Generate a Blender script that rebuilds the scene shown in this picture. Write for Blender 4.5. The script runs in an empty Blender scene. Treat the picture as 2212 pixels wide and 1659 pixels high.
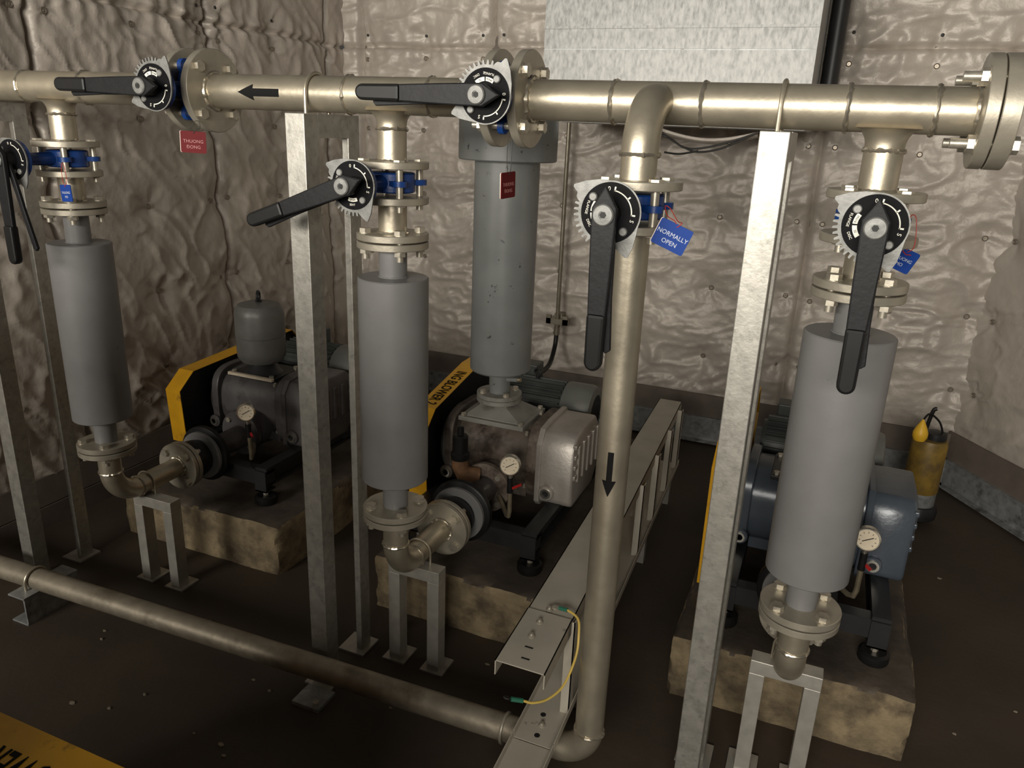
import bpy, bmesh, math, random
import numpy as np
from mathutils import Vector, Matrix
random.seed(7)
V = Vector
PI = math.pi
S = bpy.context.scene
COL = S.collection

# ------------------------------------------------------------------ camera
cam_d = bpy.data.cameras.new('camera')
cam = bpy.data.objects.new('camera', cam_d)
COL.objects.link(cam)
cam_d.sensor_fit = 'HORIZONTAL'
cam_d.sensor_width = 36.0
cam_d.lens = 1659.0 / 2212.0 * 36.0
cam_d.clip_start = 0.05
CR = ((0.9222, 0.1562, -0.3537), (0.3847, -0.2780, 0.8802), (0.0392, -0.9478, -0.3165))
m = Matrix(((CR[0][0], -CR[0][1], -CR[0][2]), (CR[1][0], -CR[1][1], -CR[1][2]), (CR[2][0], -CR[2][1], -CR[2][2])))
q = m.to_quaternion()
cam.rotation_mode = 'QUATERNION'
cam.rotation_quaternion = q.normalized()
cam.location = (0, 0, 1.75)
S.camera = cam

# ------------------------------------------------------------------ world, lights, exposure
w = bpy.data.worlds.new('world'); S.world = w
w.use_nodes = True
bg = w.node_tree.nodes['Background']
bg.inputs[0].default_value = (1.0, 0.96, 0.90, 1)
bg.inputs[1].default_value = 0.062


def area(name, loc, target, sx, sy, power, col):
    l = bpy.data.lights.new(name, 'AREA')
    l.shape = 'RECTANGLE'; l.size = sx; l.size_y = sy; l.energy = power; l.color = col
    o = bpy.data.objects.new(name, l); COL.objects.link(o)
    o.location = loc
    o.rotation_euler = (V(target) - V(loc)).to_track_quat('-Z', 'Y').to_euler()
    return o


area('daylight_from_open_side', (-1.4, -3.2, 2.30), (-1.6, 3.0, 1.6), 5.6, 1.05, 600, (1.0, 0.945, 0.85))
S.view_settings.view_transform = 'Standard'
S.view_settings.look = 'None'
S.view_settings.gamma = 1
S.view_settings.exposure = -0.33
S.view_settings.use_curve_mapping = False

# ------------------------------------------------------------------ materials
MATS = {}


def mat(name, col, rough=0.5, metal=0.0, var=0.15, vscale=8.0, bump=0.0, bscale=40.0, dirt=None, dscale=5.0, dlo=0.55, dhi=0.7, spec=0.5, stretch=None, coat=0.0, rvar=0.0):
    mt = bpy.data.materials.new(name); mt.use_nodes = True
    nt = mt.node_tree; n = nt.nodes; L = nt.links
    b = n['Principled BSDF']
    b.inputs['Roughness'].default_value = rough
    b.inputs['Metallic'].default_value = metal
    b.inputs['Specular IOR Level'].default_value = spec
    b.inputs['Coat Weight'].default_value = coat
    tc = n.new('ShaderNodeTexCoord')
    src = tc.outputs['Object']
    if stretch:
        mp = n.new('ShaderNodeMapping'); mp.inputs['Scale'].default_value = stretch
        L.new(src, mp.inputs['Vector']); src = mp.outputs['Vector']
    no = n.new('ShaderNodeTexNoise'); no.inputs['Scale'].default_value = vscale; no.inputs['Detail'].default_value = 6
    L.new(src, no.inputs['Vector'])
    rp = n.new('ShaderNodeValToRGB')
    rp.color_ramp.elements[0].position = 0.3; rp.color_ramp.elements[1].position = 0.7
    rp.color_ramp.elements[0].color = (*[c * (1 - var) for c in col], 1)
    rp.color_ramp.elements[1].color = (*[min(1, c * (1 + var)) for c in col], 1)
    L.new(no.outputs['Fac'], rp.inputs['Fac'])
    out = rp.outputs['Color']
    if dirt:
        n2 = n.new('ShaderNodeTexNoise'); n2.inputs['Scale'].default_value = dscale; n2.inputs['Detail'].default_value = 8; n2.inputs['Roughness'].default_value = 0.65
        L.new(src, n2.inputs['Vector'])
        r2 = n.new('ShaderNodeValToRGB'); r2.color_ramp.elements[0].position = dlo; r2.color_ramp.elements[1].position = dhi
        r2.color_ramp.elements[0].color = (0, 0, 0, 1); r2.color_ramp.elements[1].color = (1, 1, 1, 1)
        L.new(n2.outputs['Fac'], r2.inputs['Fac'])
        mx = n.new('ShaderNodeMix'); mx.data_type = 'RGBA'
        L.new(r2.outputs['Color'], mx.inputs[0]); L.new(out, mx.inputs[6]); mx.inputs[7].default_value = (*dirt, 1)
        out = mx.outputs[2]
    L.new(out, b.inputs['Base Color'])
    if rvar:
        mr = n.new('ShaderNodeMapRange'); mr.inputs[3].default_value = rough - rvar; mr.inputs[4].default_value = rough + rvar
        L.new(no.outputs['Fac'], mr.inputs[0]); L.new(mr.outputs[0], b.inputs['Roughness'])
    if bump:
        n3 = n.new('ShaderNodeTexNoise'); n3.inputs['Scale'].default_value = bscale; n3.inputs['Detail'].default_value = 4
        L.new(src, n3.inputs['Vector'])
        bp = n.new('ShaderNodeBump'); bp.inputs['Strength'].default_value = bump; bp.inputs['Distance'].default_value = 0.01
        L.new(n3.outputs['Fac'], bp.inputs['Height']); L.new(bp.outputs[0], b.inputs['Normal'])
    MATS[name] = mt
    return mt


mat('foil', (0.46, 0.41, 0.355), 0.44, 0.10, 0.08, 3.0, bump=0.45, bscale=22, dirt=(0.25, 0.21, 0.17), dscale=4.0, dlo=0.62, dhi=0.85)
mat('pipe_paint', (0.47, 0.42, 0.325), 0.40, 0.75, 0.12, 14, bump=0.05, bscale=60, rvar=0.06)
mat('pipe_dusty', (0.33, 0.29, 0.225), 0.52, 0.6, 0.18, 18, bump=0.08, bscale=50, dirt=(0.17, 0.14, 0.10), dscale=10, dlo=0.5, dhi=0.75)
mat('flange_paint', (0.40, 0.365, 0.295), 0.42, 0.55, 0.12, 20, bump=0.05, bscale=80)
mat('weld', (0.52, 0.47, 0.38), 0.28, 0.85, 0.2, 60)
mat('bolt_steel', (0.50, 0.46, 0.38), 0.38, 0.7, 0.2, 50, dirt=(0.14, 0.10, 0.06), dscale=30, dlo=0.6, dhi=0.75)
mat('post_galv', (0.42, 0.405, 0.365), 0.46, 0.75, 0.14, 35, bump=0.05, bscale=120, dirt=(0.30, 0.29, 0.26), dscale=45, dlo=0.52, dhi=0.7)
mat('stand_paint', (0.44, 0.42, 0.375), 0.45, 0.6, 0.12, 30)
mat('silencer_grey', (0.182, 0.180, 0.178), 0.40, 0.0, 0.07, 10, bump=0.03, bscale=150, dirt=(0.12, 0.12, 0.12), dscale=25, dlo=0.68, dhi=0.76)
mat('intake_grey', (0.170, 0.178, 0.172), 0.38, 0.0, 0.1, 9, bump=0.03, bscale=150, dirt=(0.05, 0.05, 0.045), dscale=30, dlo=0.645, dhi=0.665)
mat('valve_blue', (0.008, 0.045, 0.20), 0.38, 0.0, 0.2, 20, bump=0.08, bscale=70)
mat('black_paint', (0.010, 0.010, 0.011), 0.5, 0.0, 0.2, 40, bump=0.06, bscale=90, dirt=(0.05, 0.05, 0.05), dscale=60, dlo=0.72, dhi=0.80, spec=0.25)
mat('black_rubber', (0.008, 0.008, 0.008), 0.45, 0.0, 0.2, 30, spec=0.3)
mat('dial_black', (0.006, 0.006, 0.007), 0.6, 0.0, 0.2, 40, spec=0.08)
mat('dial_white', (0.80, 0.78, 0.68), 0.5, 0.0, 0.05, 40)
mat('zinc', (0.20, 0.20, 0.19), 0.5, 0.45, 0.25, 45, bump=0.05, bscale=150)
mat('dark_hole', (0.006, 0.006, 0.006), 0.6, 0, 0, 1)
mat('galv_duct', (0.235, 0.235, 0.225), 0.42, 0.35, 0.50, 85, stretch=(1, 1, 0.40), rvar=0.12)
mat('galv_dull', (0.33, 0.34, 0.34), 0.45, 0.5, 0.25, 30, dirt=(0.12, 0.11, 0.10), dscale=12)
mat('skirting_brown', (0.13, 0.105, 0.085), 0.7, 0, 0.15, 12)
mat('floor', (0.050, 0.035, 0.022), 0.72, 0, 0.22, 2.2, bump=0.12, bscale=30, dirt=(0.030, 0.022, 0.015), dscale=2.0, dlo=0.45, dhi=0.75)
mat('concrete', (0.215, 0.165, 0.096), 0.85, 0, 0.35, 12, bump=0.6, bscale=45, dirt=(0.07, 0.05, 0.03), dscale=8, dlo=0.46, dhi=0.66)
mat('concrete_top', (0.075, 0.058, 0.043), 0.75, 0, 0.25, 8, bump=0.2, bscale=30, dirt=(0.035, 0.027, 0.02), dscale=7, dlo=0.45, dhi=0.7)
mat('tray_paint', (0.42, 0.385, 0.32), 0.55, 0.1, 0.10, 8, dirt=(0.15, 0.125, 0.10), dscale=18, dlo=0.64, dhi=0.74)
mat('yellow', (0.72, 0.365, 0.010), 0.45, 0, 0.12, 10, dirt=(0.22, 0.11, 0.02), dscale=16, dlo=0.60, dhi=0.75)
mat('black_text', (0.006, 0.006, 0.006), 0.7, 0, 0, 1, spec=0.15)
mat('frame_black', (0.014, 0.014, 0.015), 0.45, 0, 0.2, 20)
mat('casing_dirty', (0.155, 0.125, 0.10), 0.55, 0.15, 0.35, 7, bump=0.15, bscale=50, dirt=(0.035, 0.022, 0.015), dscale=8, dlo=0.44, dhi=0.60)
mat('casing_dark', (0.085, 0.078, 0.078), 0.42, 0.1, 0.2, 12, bump=0.08, bscale=60, dirt=(0.03, 0.024, 0.02), dscale=9, dlo=0.5, dhi=0.7)
mat('dome_grey', (0.120, 0.118, 0.112), 0.42, 0.15, 0.12, 12, bump=0.04, bscale=90, dirt=(0.06, 0.055, 0.05), dscale=14, dlo=0.6, dhi=0.75)
mat('casing_blue', (0.070, 0.085, 0.105), 0.27, 0.1, 0.12, 12, bump=0.06, bscale=60)
mat('cover_alu', (0.40, 0.37, 0.335), 0.42, 0.45, 0.15, 10, bump=0.08, bscale=70, dirt=(0.13, 0.09, 0.06), dscale=8, dlo=0.6, dhi=0.75)
mat('hood_grey', (0.23, 0.225, 0.20), 0.5, 0.1, 0.15, 10, dirt=(0.10, 0.08, 0.06), dscale=9, dlo=0.55, dhi=0.75)
mat('motor_grey', (0.060, 0.066, 0.062), 0.45, 0.1, 0.15, 12)
mat('motor_cover', (0.15, 0.155, 0.14), 0.42, 0.1, 0.12, 12)
mat('rust', (0.15, 0.075, 0.035), 0.75, 0.1, 0.4, 25, bump=0.2, bscale=60)
mat('brass', (0.34, 0.29, 0.20), 0.38, 0.7, 0.2, 20)
mat('gauge_ring', (0.60, 0.57, 0.50), 0.25, 0.9, 0.1, 20)
mat('gauge_face', (0.72, 0.62, 0.46), 0.5, 0, 0.08, 20)
mat('red_tag', (0.11, 0.004, 0.006), 0.6, 0, 0.08, 20, spec=0.2)
mat('red_handle', (0.35, 0.015, 0.015), 0.4, 0, 0.08, 20)
mat('tag_core', (0.75, 0.62, 0.55), 0.5, 0, 0.05, 20)
mat('tag_text_red', (0.40, 0.16, 0.15), 0.5, 0, 0, 1)
mat('tag_text', (0.52, 0.55, 0.62), 0.5, 0, 0, 1)
mat('blue_tag', (0.010, 0.045, 0.24), 0.6, 0, 0.06, 20, spec=0.2)
mat('wire_red', (0.42, 0.03, 0.02), 0.5, 0, 0, 1)
mat('wire_dark', (0.03, 0.028, 0.026), 0.6, 0, 0, 1)
mat('wire_yellow', (0.62, 0.44, 0.10), 0.45, 0, 0.1, 30)
mat('wire_green', (0.02, 0.13, 0.08), 0.45, 0, 0, 1)
mat('pump_yellow', (0.24, 0.15, 0.025), 0.5, 0, 0.3, 12, dirt=(0.09, 0.06, 0.03), dscale=9, dlo=0.45, dhi=0.7)
mat('float_yellow', (0.80, 0.47, 0.03), 0.45, 0, 0.1, 12)
mat('wood', (0.52, 0.44, 0.33), 0.7, 0, 0.25, 30, stretch=(1, 8, 8))
mat('conduit_steel', (0.24, 0.215, 0.165), 0.4, 0.6, 0.2, 20)
mat('chip', (0.24, 0.20, 0.15), 0.8, 0, 0.2, 60)
mat('pin', (0.30, 0.26, 0.21), 0.35, 0.6, 0.1, 30)
mat('plate_tag', (0.42, 0.38, 0.28), 0.4, 0.6, 0.2, 60)


# ------------------------------------------------------------------ mesh helpers
def basis(axis):
    a = V(axis).normalized()
    t = V((0, 0, 1)) if abs(a.z) < 0.9 else V((1, 0, 0))
    u = t.cross(a).normalized()
    return a, u, a.cross(u)


class MB:
    def __init__(s):
        s.v = []; s.f = []

    def add(s, vs, fs):
        k = len(s.v)
        s.v += [tuple(p) for p in vs]
        s.f += [tuple(i + k for i in f) for f in fs]
        return s

    def box(s, a, b):
        x0, y0, z0 = [min(a[i], b[i]) for i in range(3)]; x1, y1, z1 = [max(a[i], b[i]) for i in range(3)]
        return s.add([(x0, y0, z0), (x1, y0, z0), (x1, y1, z0), (x0, y1, z0), (x0, y0, z1), (x1, y0, z1), (x1, y1, z1), (x0, y1, z1)],
                     [(0, 3, 2, 1), (4, 5, 6, 7), (0, 1, 5, 4), (1, 2, 6, 5), (2, 3, 7, 6), (3, 0, 4, 7)])

    def bar(s, p0, p1, wx, wz, up=(0, 0, 1)):
        p0 = V(p0); p1 = V(p1); a = (p1 - p0).normalized(); u = a.cross(V(up)).normalized(); n = u.cross(a)
        vs = []
        for p in (p0, p1):
            for su, sn in ((-1, -1), (1, -1), (1, 1), (-1, 1)):
                vs.append(p + u * su * wx / 2 + n * sn * wz / 2)
        return s.add(vs, [(0, 1, 2, 3), (7, 6, 5, 4), (0, 4, 5, 1), (1, 5, 6, 2), (2, 6, 7, 3), (3, 7, 4, 0)])

    def cyl(s, p0, p1, r0, r1=None, n=32, cap=True):
        r1 = r0 if r1 is None else r1
        p0 = V(p0); p1 = V(p1)
        a, u, v = basis(p1 - p0)
        vs = []
        for p, r in ((p0, r0), (p1, r1)):
            for i in range(n):
                t = 2 * PI * i / n
                vs.append(p + (u * math.cos(t) + v * math.sin(t)) * r)
        fs = [(i, (i + 1) % n, n + (i + 1) % n, n + i) for i in range(n)]
        if cap:
            fs += [tuple(range(n - 1, -1, -1)), tuple(range(n, 2 * n))]
        return s.add(vs, fs)

    def lathe(s, prof, p0, axis, n=40):
        p0 = V(p0); a, u, v = basis(axis)
        vs = []; fs = []
        for r, h in prof:
            for i in range(n):
                t = 2 * PI * i / n
                vs.append(p0 + a * h + (u * math.cos(t) + v * math.sin(t)) * max(r, 1e-5))
        for j in range(len(prof) - 1):
            for i in range(n):
                fs.append((j * n + i, j * n + (i + 1) % n, (j + 1) * n + (i + 1) % n, (j + 1) * n + i))
        fs.append(tuple(range(n - 1, -1, -1)))
        k = (len(prof) - 1) * n
        fs.append(tuple(range(k, k + n)))
        return s.add(vs, fs)

    def tube(s, pts, r, n=12, cap=True):
        pts = [V(p) for p in pts]
        R = r if isinstance(r, (list, tuple)) else [r] * len(pts)
        t = (pts[1] - pts[0]).normalized(); a, u, v = basis(t)
        vs = []; fs = []
        for i, p in enumerate(pts):
            if i == 0: d = pts[1] - pts[0]
            elif i == len(pts) - 1: d = pts[-1] - pts[-2]
            else: d = (pts[i + 1] - pts[i]).normalized() + (pts[i] - pts[i - 1]).normalized()
            d.normalize()
            u = (u - d * u.dot(d)).normalized(); v = d.cross(u)
            for k in range(n):
                th = 2 * PI * k / n
                vs.append(p + (u * math.cos(th) + v * math.sin(th)) * R[i])
        for i in range(len(pts) - 1):
            for k in range(n):
                fs.append((i * n + k, i * n + (k + 1) % n, (i + 1) * n + (k + 1) % n, (i + 1) * n + k))
        if cap:
            fs.append(tuple(range(n - 1, -1, -1))); e = (len(pts) - 1) * n; fs.append(tuple(range(e, e + n)))
        return s.add(vs, fs)

    def ring(s, c, axis, R, r, n=48, m=8, jit=0.0):
        c = V(c); a, u, v = basis(axis)
        vs = []; fs = []
        for i in range(n):
            t = 2 * PI * i / n
            d = u * math.cos(t) + v * math.sin(t)
            rr = r * (1 + jit * random.uniform(-1, 1)); off = a * (jit * r * 0.6 * random.uniform(-1, 1))
            for k in range(m):
                b = 2 * PI * k / m
                vs.append(c + off + d * (R + rr * math.cos(b)) + a * rr * math.sin(b))
        for i in range(n):
            for k in range(m):
                fs.append((i * m + k, ((i + 1) % n) * m + k, ((i + 1) % n) * m + (k + 1) % m, i * m + (k + 1) % m))
        return s.add(vs, fs)

    def prism(s, poly, o, U, W, d):
        """poly: 2-D outline in the plane (U,W) at o, thickened by vector d"""
        o = V(o); U = V(U); W = V(W); d = V(d); n = len(poly)
        vs = [o + U * a + W * b for a, b in poly] + [o + U * a + W * b + d for a, b in poly]
        fs = [tuple(range(n)), tuple(range(2 * n - 1, n - 1, -1))]
        fs += [(i, n + i, n + (i + 1) % n, (i + 1) % n) for i in range(n)]
        return s.add(vs, fs)

    def sphere(s, c, r, n=20, m=12, sc=(1, 1, 1)):
        c = V(c); vs = []; fs = []
        for j in range(m + 1):
            ph = PI * j / m
            for i in range(n):
                th = 2 * PI * i / n
                vs.append(c + V((math.sin(ph) * math.cos(th) * r * sc[0], math.sin(ph) * math.sin(th) * r * sc[1], math.cos(ph) * r * sc[2])))
        for j in range(m):
            for i in range(n):
                fs.append((j * n + i, (j + 1) * n + i, (j + 1) * n + (i + 1) % n, j * n + (i + 1) % n))
        return s.add(vs, fs)

    def xf(s, M):
        s.v = [tuple(M @ V(p)) for p in s.v]
        return s

    def mesh(s, name, mt, off=(0, 0, 0), bevel=0.0, ang=35):
        me = bpy.data.meshes.new(name)
        vs = [(p[0] - off[0], p[1] - off[1], p[2] - off[2]) for p in s.v]
        me.from_pydata(vs, [], s.f)
        bm = bmesh.new(); bm.from_mesh(me)
        bmesh.ops.remove_doubles(bm, verts=bm.verts, dist=1e-6)
        bmesh.ops.recalc_face_normals(bm, faces=bm.faces)
        if bevel:
            es = [e for e in bm.edges if len(e.link_faces) == 2 and e.calc_face_angle(0) > math.radians(40)]
            bmesh.ops.bevel(bm, geom=es, offset=bevel, segments=2, affect='EDGES', profile=0.5, clamp_overlap=True)
        bm.to_mesh(me); bm.free()
        for p in me.polygons: p.use_smooth = True
        me.set_sharp_from_angle(angle=math.radians(ang))
        if mt: me.materials.append(MATS[mt])
        return me


ORG = {}


def tag(o, label, cat, group=None):
    o['label'] = label; o['category'] = cat
    if group: o['group'] = group
    return o


def thing(name, label, cat, loc, group=None, rot=None):
    o = bpy.data.objects.new(name, None); COL.objects.link(o)
    o.empty_display_size = 0.05
    o.location = loc
    if rot: o.rotation_euler = rot
    ORG[o.name] = V(loc) if rot is None else V((0, 0, 0))
    return tag(o, label, cat, group)


def put(name, mb, mt, parent=None, bevel=0.0, ang=None, label=None):
    ang = ang or (18 if bevel else 35)
    off = ORG.get(parent.name, V((0, 0, 0))) if parent else V((0, 0, 0))
    me = mb.mesh(name, mt, off, bevel, ang)
    o = bpy.data.objects.new(name, me); COL.objects.link(o)
    if parent:
        o.parent = parent
        ORG[o.name] = off
    if label: o['label'] = label
    return o


def inst(name, me, parent, loc, rot=None):
    o = bpy.data.objects.new(name, me); COL.objects.link(o)
    o.parent = parent
    o.location = V(loc) - ORG.get(parent.name, V((0, 0, 0)))
    if rot is not None:
        o.rotation_mode = 'QUATERNION'; o.rotation_quaternion = rot
    return o


def structure(o):
    o['kind'] = 'structure'
    return o


def text_obj(name, txt, size, mt, parent, M, ext=0.0003, align='CENTER', bold=0.0):
    cu = bpy.data.curves.new('t', 'FONT'); cu.body = txt; cu.size = size; cu.extrude = ext; cu.offset = bold * size
    cu.align_x = align; cu.align_y = 'CENTER'; cu.resolution_u = 3; cu.space_line = 1.05
    to = bpy.data.objects.new('t', cu); COL.objects.link(to)
    bpy.context.view_layer.update()
    me = bpy.data.meshes.new_from_object(to.evaluated_get(bpy.context.evaluated_depsgraph_get()))
    bpy.data.objects.remove(to); bpy.data.curves.remove(cu)
    me.name = name
    me.transform(M)
    me.materials.clear(); me.materials.append(MATS[mt])
    o = bpy.data.objects.new(name, me); COL.objects.link(o); o.parent = parent
    ORG[o.name] = ORG.get(parent.name, V((0, 0, 0)))
    return o


def rotto(d):
    """quaternion turning +Z to direction d"""
    return V((0, 0, 1)).rotation_difference(V(d))


def arc(c, u, v, r, a0, a1, n):
    c = V(c); u = V(u); v = V(v)
    return [c + u * r * math.cos(a0 + (a1 - a0) * i / n) + v * r * math.sin(a0 + (a1 - a0) * i / n) for i in range(n + 1)]


# ------------------------------------------------------------------ room
def vnoise(x, y, seed):
    xi = np.floor(x).astype(np.int64); yi = np.floor(y).astype(np.int64)
    fx = x - xi; fy = y - yi
    fx = fx * fx * fx * (fx * (fx * 6 - 15) + 10); fy = fy * fy * fy * (fy * (fy * 6 - 15) + 10)

    def h(a, b):
        n = (a * 374761393 + b * 668265263 + seed * 1442695041) & 0xffffffff
        n = ((n ^ (n >> 13)) * 1274126177) & 0xffffffff
        return ((n ^ (n >> 16)) & 0xffff) / 65535.0
    return (h(xi, yi) * (1 - fx) + h(xi + 1, yi) * fx) * (1 - fy) + (h(xi, yi + 1) * (1 - fx) + h(xi + 1, yi + 1) * fx) * fy


def fbm(x, y, seed, o=4):
    t = 0; a = 0.5
    for i in range(o):
        t = t + a * vnoise(x * 2 ** i, y * 2 ** i, seed + i * 17); a *= 0.5
    return t


PIN_M = MB().lathe([(0.0140, 0), (0.0140, 0.003), (0.0115, 0.0045), (0.009, 0.0025), (0.004, 0.0025), (0.003, 0.006)], (0, 0, 0), (0, 0, 1), 16).mesh('insulation_pin', 'pin')
PIN_DARK = MB().lathe([(0.0085, 0), (0.0085, 0.002), (0.006, 0.004), (0.002, 0.005)], (0, 0, 0), (0, 0, 1), 12).mesh('insulation_pin_dark', 'wire_dark')


def foil_wall(name, origin, U, N, length, seams, rows, pins, seed, slant=0.5, fine=(0.020, 0.010, 0.003), grid=0.0115):
    """quilted wall: backing slab + one crumpled foil sheet per panel + retaining pins. U along the wall, N into the room"""
    O = V(origin); U = V(U).normalized(); N = V(N).normalized(); Zv = V((0, 0, 1))
    sl = MB().prism([(0, 0), (length, 0), (length, 3.05), (0, 3.05)], O - N * 0.10, U, Zv, N * 0.03)
    wall = structure(put(name, sl, 'skirting_brown'))
    pa = np.array(pins)

    def height(u, z):
        wx = u + 0.22 * (fbm(u * 1.9, z * 1.9, seed + 5, 2) - 0.5); wz = z + 0.22 * (fbm(u * 1.9, z * 1.9, seed + 9, 2) - 0.5)
        h = 0.060 * (fbm(u * 1.5, z * 1.3, seed, 2) - 0.4)
        ca, sa = math.cos(slant), math.sin(slant)
        a = wx * ca + wz * sa; b = -wx * sa + wz * ca

        def crease(fx, fy, sd, w):
            n = fbm(a * fx, b * fy, sd, 2)
            amp = vnoise(u * 2.3, z * 2.3, sd + 7)
            return np.clip(1 - np.abs(n - 0.375) * w, 0, 1) ** 1.6 * (0.25 + 0.9 * amp)
        h = h + fine[0] * crease(2.6, 5.2, seed + 21, 9) + fine[1] * crease(4.5, 9.5, seed + 33, 8) + fine[2] * crease(11, 19, seed + 41, 7)
        h = h + 0.010 * fbm(u * 7, z * 7, seed + 61, 2)
        for pu, pz in pa:
            d2 = (u - pu) ** 2 + (z - pz) ** 2
            an = np.arctan2(z - pz, u - pu)
            g = np.exp(-d2 / 0.0060)
            h = h - 0.030 * g + 0.005 * np.exp(-d2 / 0.018) * np.cos(an * 5 + pu * 9 + 3 * vnoise(an * 1.5 + 9, d2 * 0, seed))
        for s_ in seams[1:-1]:
            d = np.abs(u - s_ - 0.004 * np.sin(z * 5 + s_))
            h = h - 0.038 * np.exp(-(d / 0.014) ** 2) - 0.010 * np.exp(-(d / 0.06) ** 2)
        for s_ in rows[1:-1]:
            d = np.abs(z - s_ - 0.006 * np.sin(u * 6))
            h = h - 0.034 * np.exp(-(d / 0.013) ** 2) + 0.008 * np.exp(-(d / 0.07) ** 2) * np.sin(u * 70 + 4 * vnoise(u * 4, z * 4, seed))
        return h
    for i in range(len(seams) - 1):
        for j in range(len(rows) - 1):
            u0, u1, z0, z1 = seams[i], seams[i + 1], rows[j], rows[j + 1]
            nu = max(2, int((u1 - u0) / grid)); nz = max(2, int((z1 - z0) / grid))
            uu, zz = np.meshgrid(np.linspace(u0, u1, nu + 1), np.linspace(z0, z1, nz + 1))
            h = height(uu, zz)
            P = np.zeros(((nu + 1) * (nz + 1), 3))
            for k in range(3):
                P[:, k] = O[k] + U[k] * uu.ravel() + Zv[k] * zz.ravel() + N[k] * h.ravel()
            idx = np.arange((nu + 1) * (nz + 1)).reshape(nz + 1, nu + 1)
            F = np.stack([idx[:-1, :-1], idx[:-1, 1:], idx[1:, 1:], idx[1:, :-1]], -1).reshape(-1, 4)
            me = bpy.data.meshes.new('foil_panel')
            me.vertices.add(len(P)); me.vertices.foreach_set('co', P.ravel())
            me.loops.add(F.size); me.loops.foreach_set('vertex_index', F.ravel())
            me.polygons.add(len(F)); me.polygons.foreach_set('loop_start', np.arange(0, F.size, 4))
            me.update(calc_edges=True); me.validate()
            me.polygons.foreach_set('use_smooth', np.ones(len(F), dtype=bool))
            me.materials.append(MATS['foil'])
            o = bpy.data.objects.new('foil_panel', me); COL.objects.link(o); o.parent = wall
    for pu, pz in pins:
        h = float(height(np.array([pu]), np.array([pz]))[0])
        dark = 2.2 < pz < 2.35
        inst('insulation_pin', PIN_DARK if dark else PIN_M, wall, O + U * pu + Zv * pz + N * (h + 0.005), rotto(N))
    return wall


ROWS = [0.53, 0.92, 1.32, 1.71, 2.12, 2.26, 2.66]


def pin_grid(cols, seam_cols):
    ps = [(c, r + random.uniform(-.012, .012)) for c in cols for r in ROWS]
    for s_ in seam_cols:
        for r in ROWS:
            ps += [(s_ - 0.065, r + random.uniform(-.012, .012)), (s_ + 0.065, r + random.uniform(-.012, .012))]
    return ps


# floor
fl = MB().box((-3.1, -3.4, -0.06), (3.2, 4.6, 0.0))
structure(put('floor', fl, 'floor'))
# left wall x=-3.03, u = y - 0.4
foil_wall('wall_left', (-3.03, 0.4, 0), (0, 1, 0), (1, 0, 0), 4.06, [0, 0.95, 1.92, 2.90, 3.87, 4.04], [0.15, 2.19, 3.05],
          pin_grid([0.45, 1.44, 2.41, 3.37], [1.92, 2.90]), 3, -0.9, (0.020, 0.015, 0.0055))
# back wall y=4.45, u = x + 3.03
foil_wall('wall_back', (-3.03, 4.45, 0), (1, 0, 0), (0, -1, 0), 3.86, [0.0, 0.13, 1.03, 1.97, 2.91, 3.85], [0.265, 2.19, 3.05],
          pin_grid([0.575, 1.515, 2.44, 3.37], [1.03, 1.97, 2.91]) + [(0.17, r) for r in ROWS] + [(3.735, r) for r in ROWS], 11, 0.12, (0.016, 0.014, 0.0060))
# slanted right wall
RW0 = V((0.775, 4.45, 0)); RWd = V((0.54, -0.842, 0)).normalized(); RWn = V((-0.842, -0.54, 0)).normalized()
foil_wall('wall_right', RW0, RWd, RWn, 3.0, [-0.05, 0.95, 1.9, 3.0], [0.265, 2.19, 3.05],
          pin_grid([0.47, 1.42], [0.95]) + [(0.06, r) for r in ROWS], 29, 0.3, (0.016, 0.011, 0.004))
# skirting and galvanised channel along the wall foot
structure(put('baseboard_back', MB().prism([(0, 0.165), (0.0, 0.30), (0.012, 0.30), (0.03, 0.165)], (-2.98, 4.42, 0), (0, -1, 0), (0, 0, 1), (3.76, 0, 0)), 'skirting_brown'))
structure(put('trim_1', MB().prism([(0, 0.012), (0.05, 0.012), (0.05, 0.018), (0.006, 0.018), (0.006, 0.166), (0.05, 0.166), (0.05, 0.173), (0, 0.173)], (-2.98, 4.42, 0), (0, -1, 0), (0, 0, 1), (3.735, 0, 0)), 'galv_dull'))
structure(put('baseboard_left', MB().prism([(0, 0.10), (0.0, 0.22), (0.012, 0.22), (0.03, 0.10)], (-3.02, 0.4, 0), (1, 0, 0), (0, 0, 1), (0, 4.0, 0)), 'skirting_brown'))
structure(put('trim_2', MB().box((-3.02, 0.4, 0.0), (-2.985, 4.4, 0.095)), 'skirting_brown'))
structure(put('baseboard_right', MB().prism([(0, 0.165), (0.0, 0.31), (0.012, 0.31), (0.03, 0.165)], RW0 + RWn * 0.03, RWn, (0, 0, 1), RWd * 3), 'skirting_brown'))
structure(put('trim_3', MB().prism([(0, 0.012), (0.05, 0.012), (0.05, 0.018), (0.006, 0.018), (0.006, 0.166), (0.05, 0.166), (0.05, 0.173), (0, 0.173)], RW0 + RWn * 0.03 + RWd * 0.02, RWn, (0, 0, 1), RWd * 2.9), 'galv_dull'))

# ------------------------------------------------------------------ shared fittings
HEX = lambda r: [(r * math.cos(PI / 3 * i), r * math.sin(PI / 3 * i)) for i in range(6)]


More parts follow.
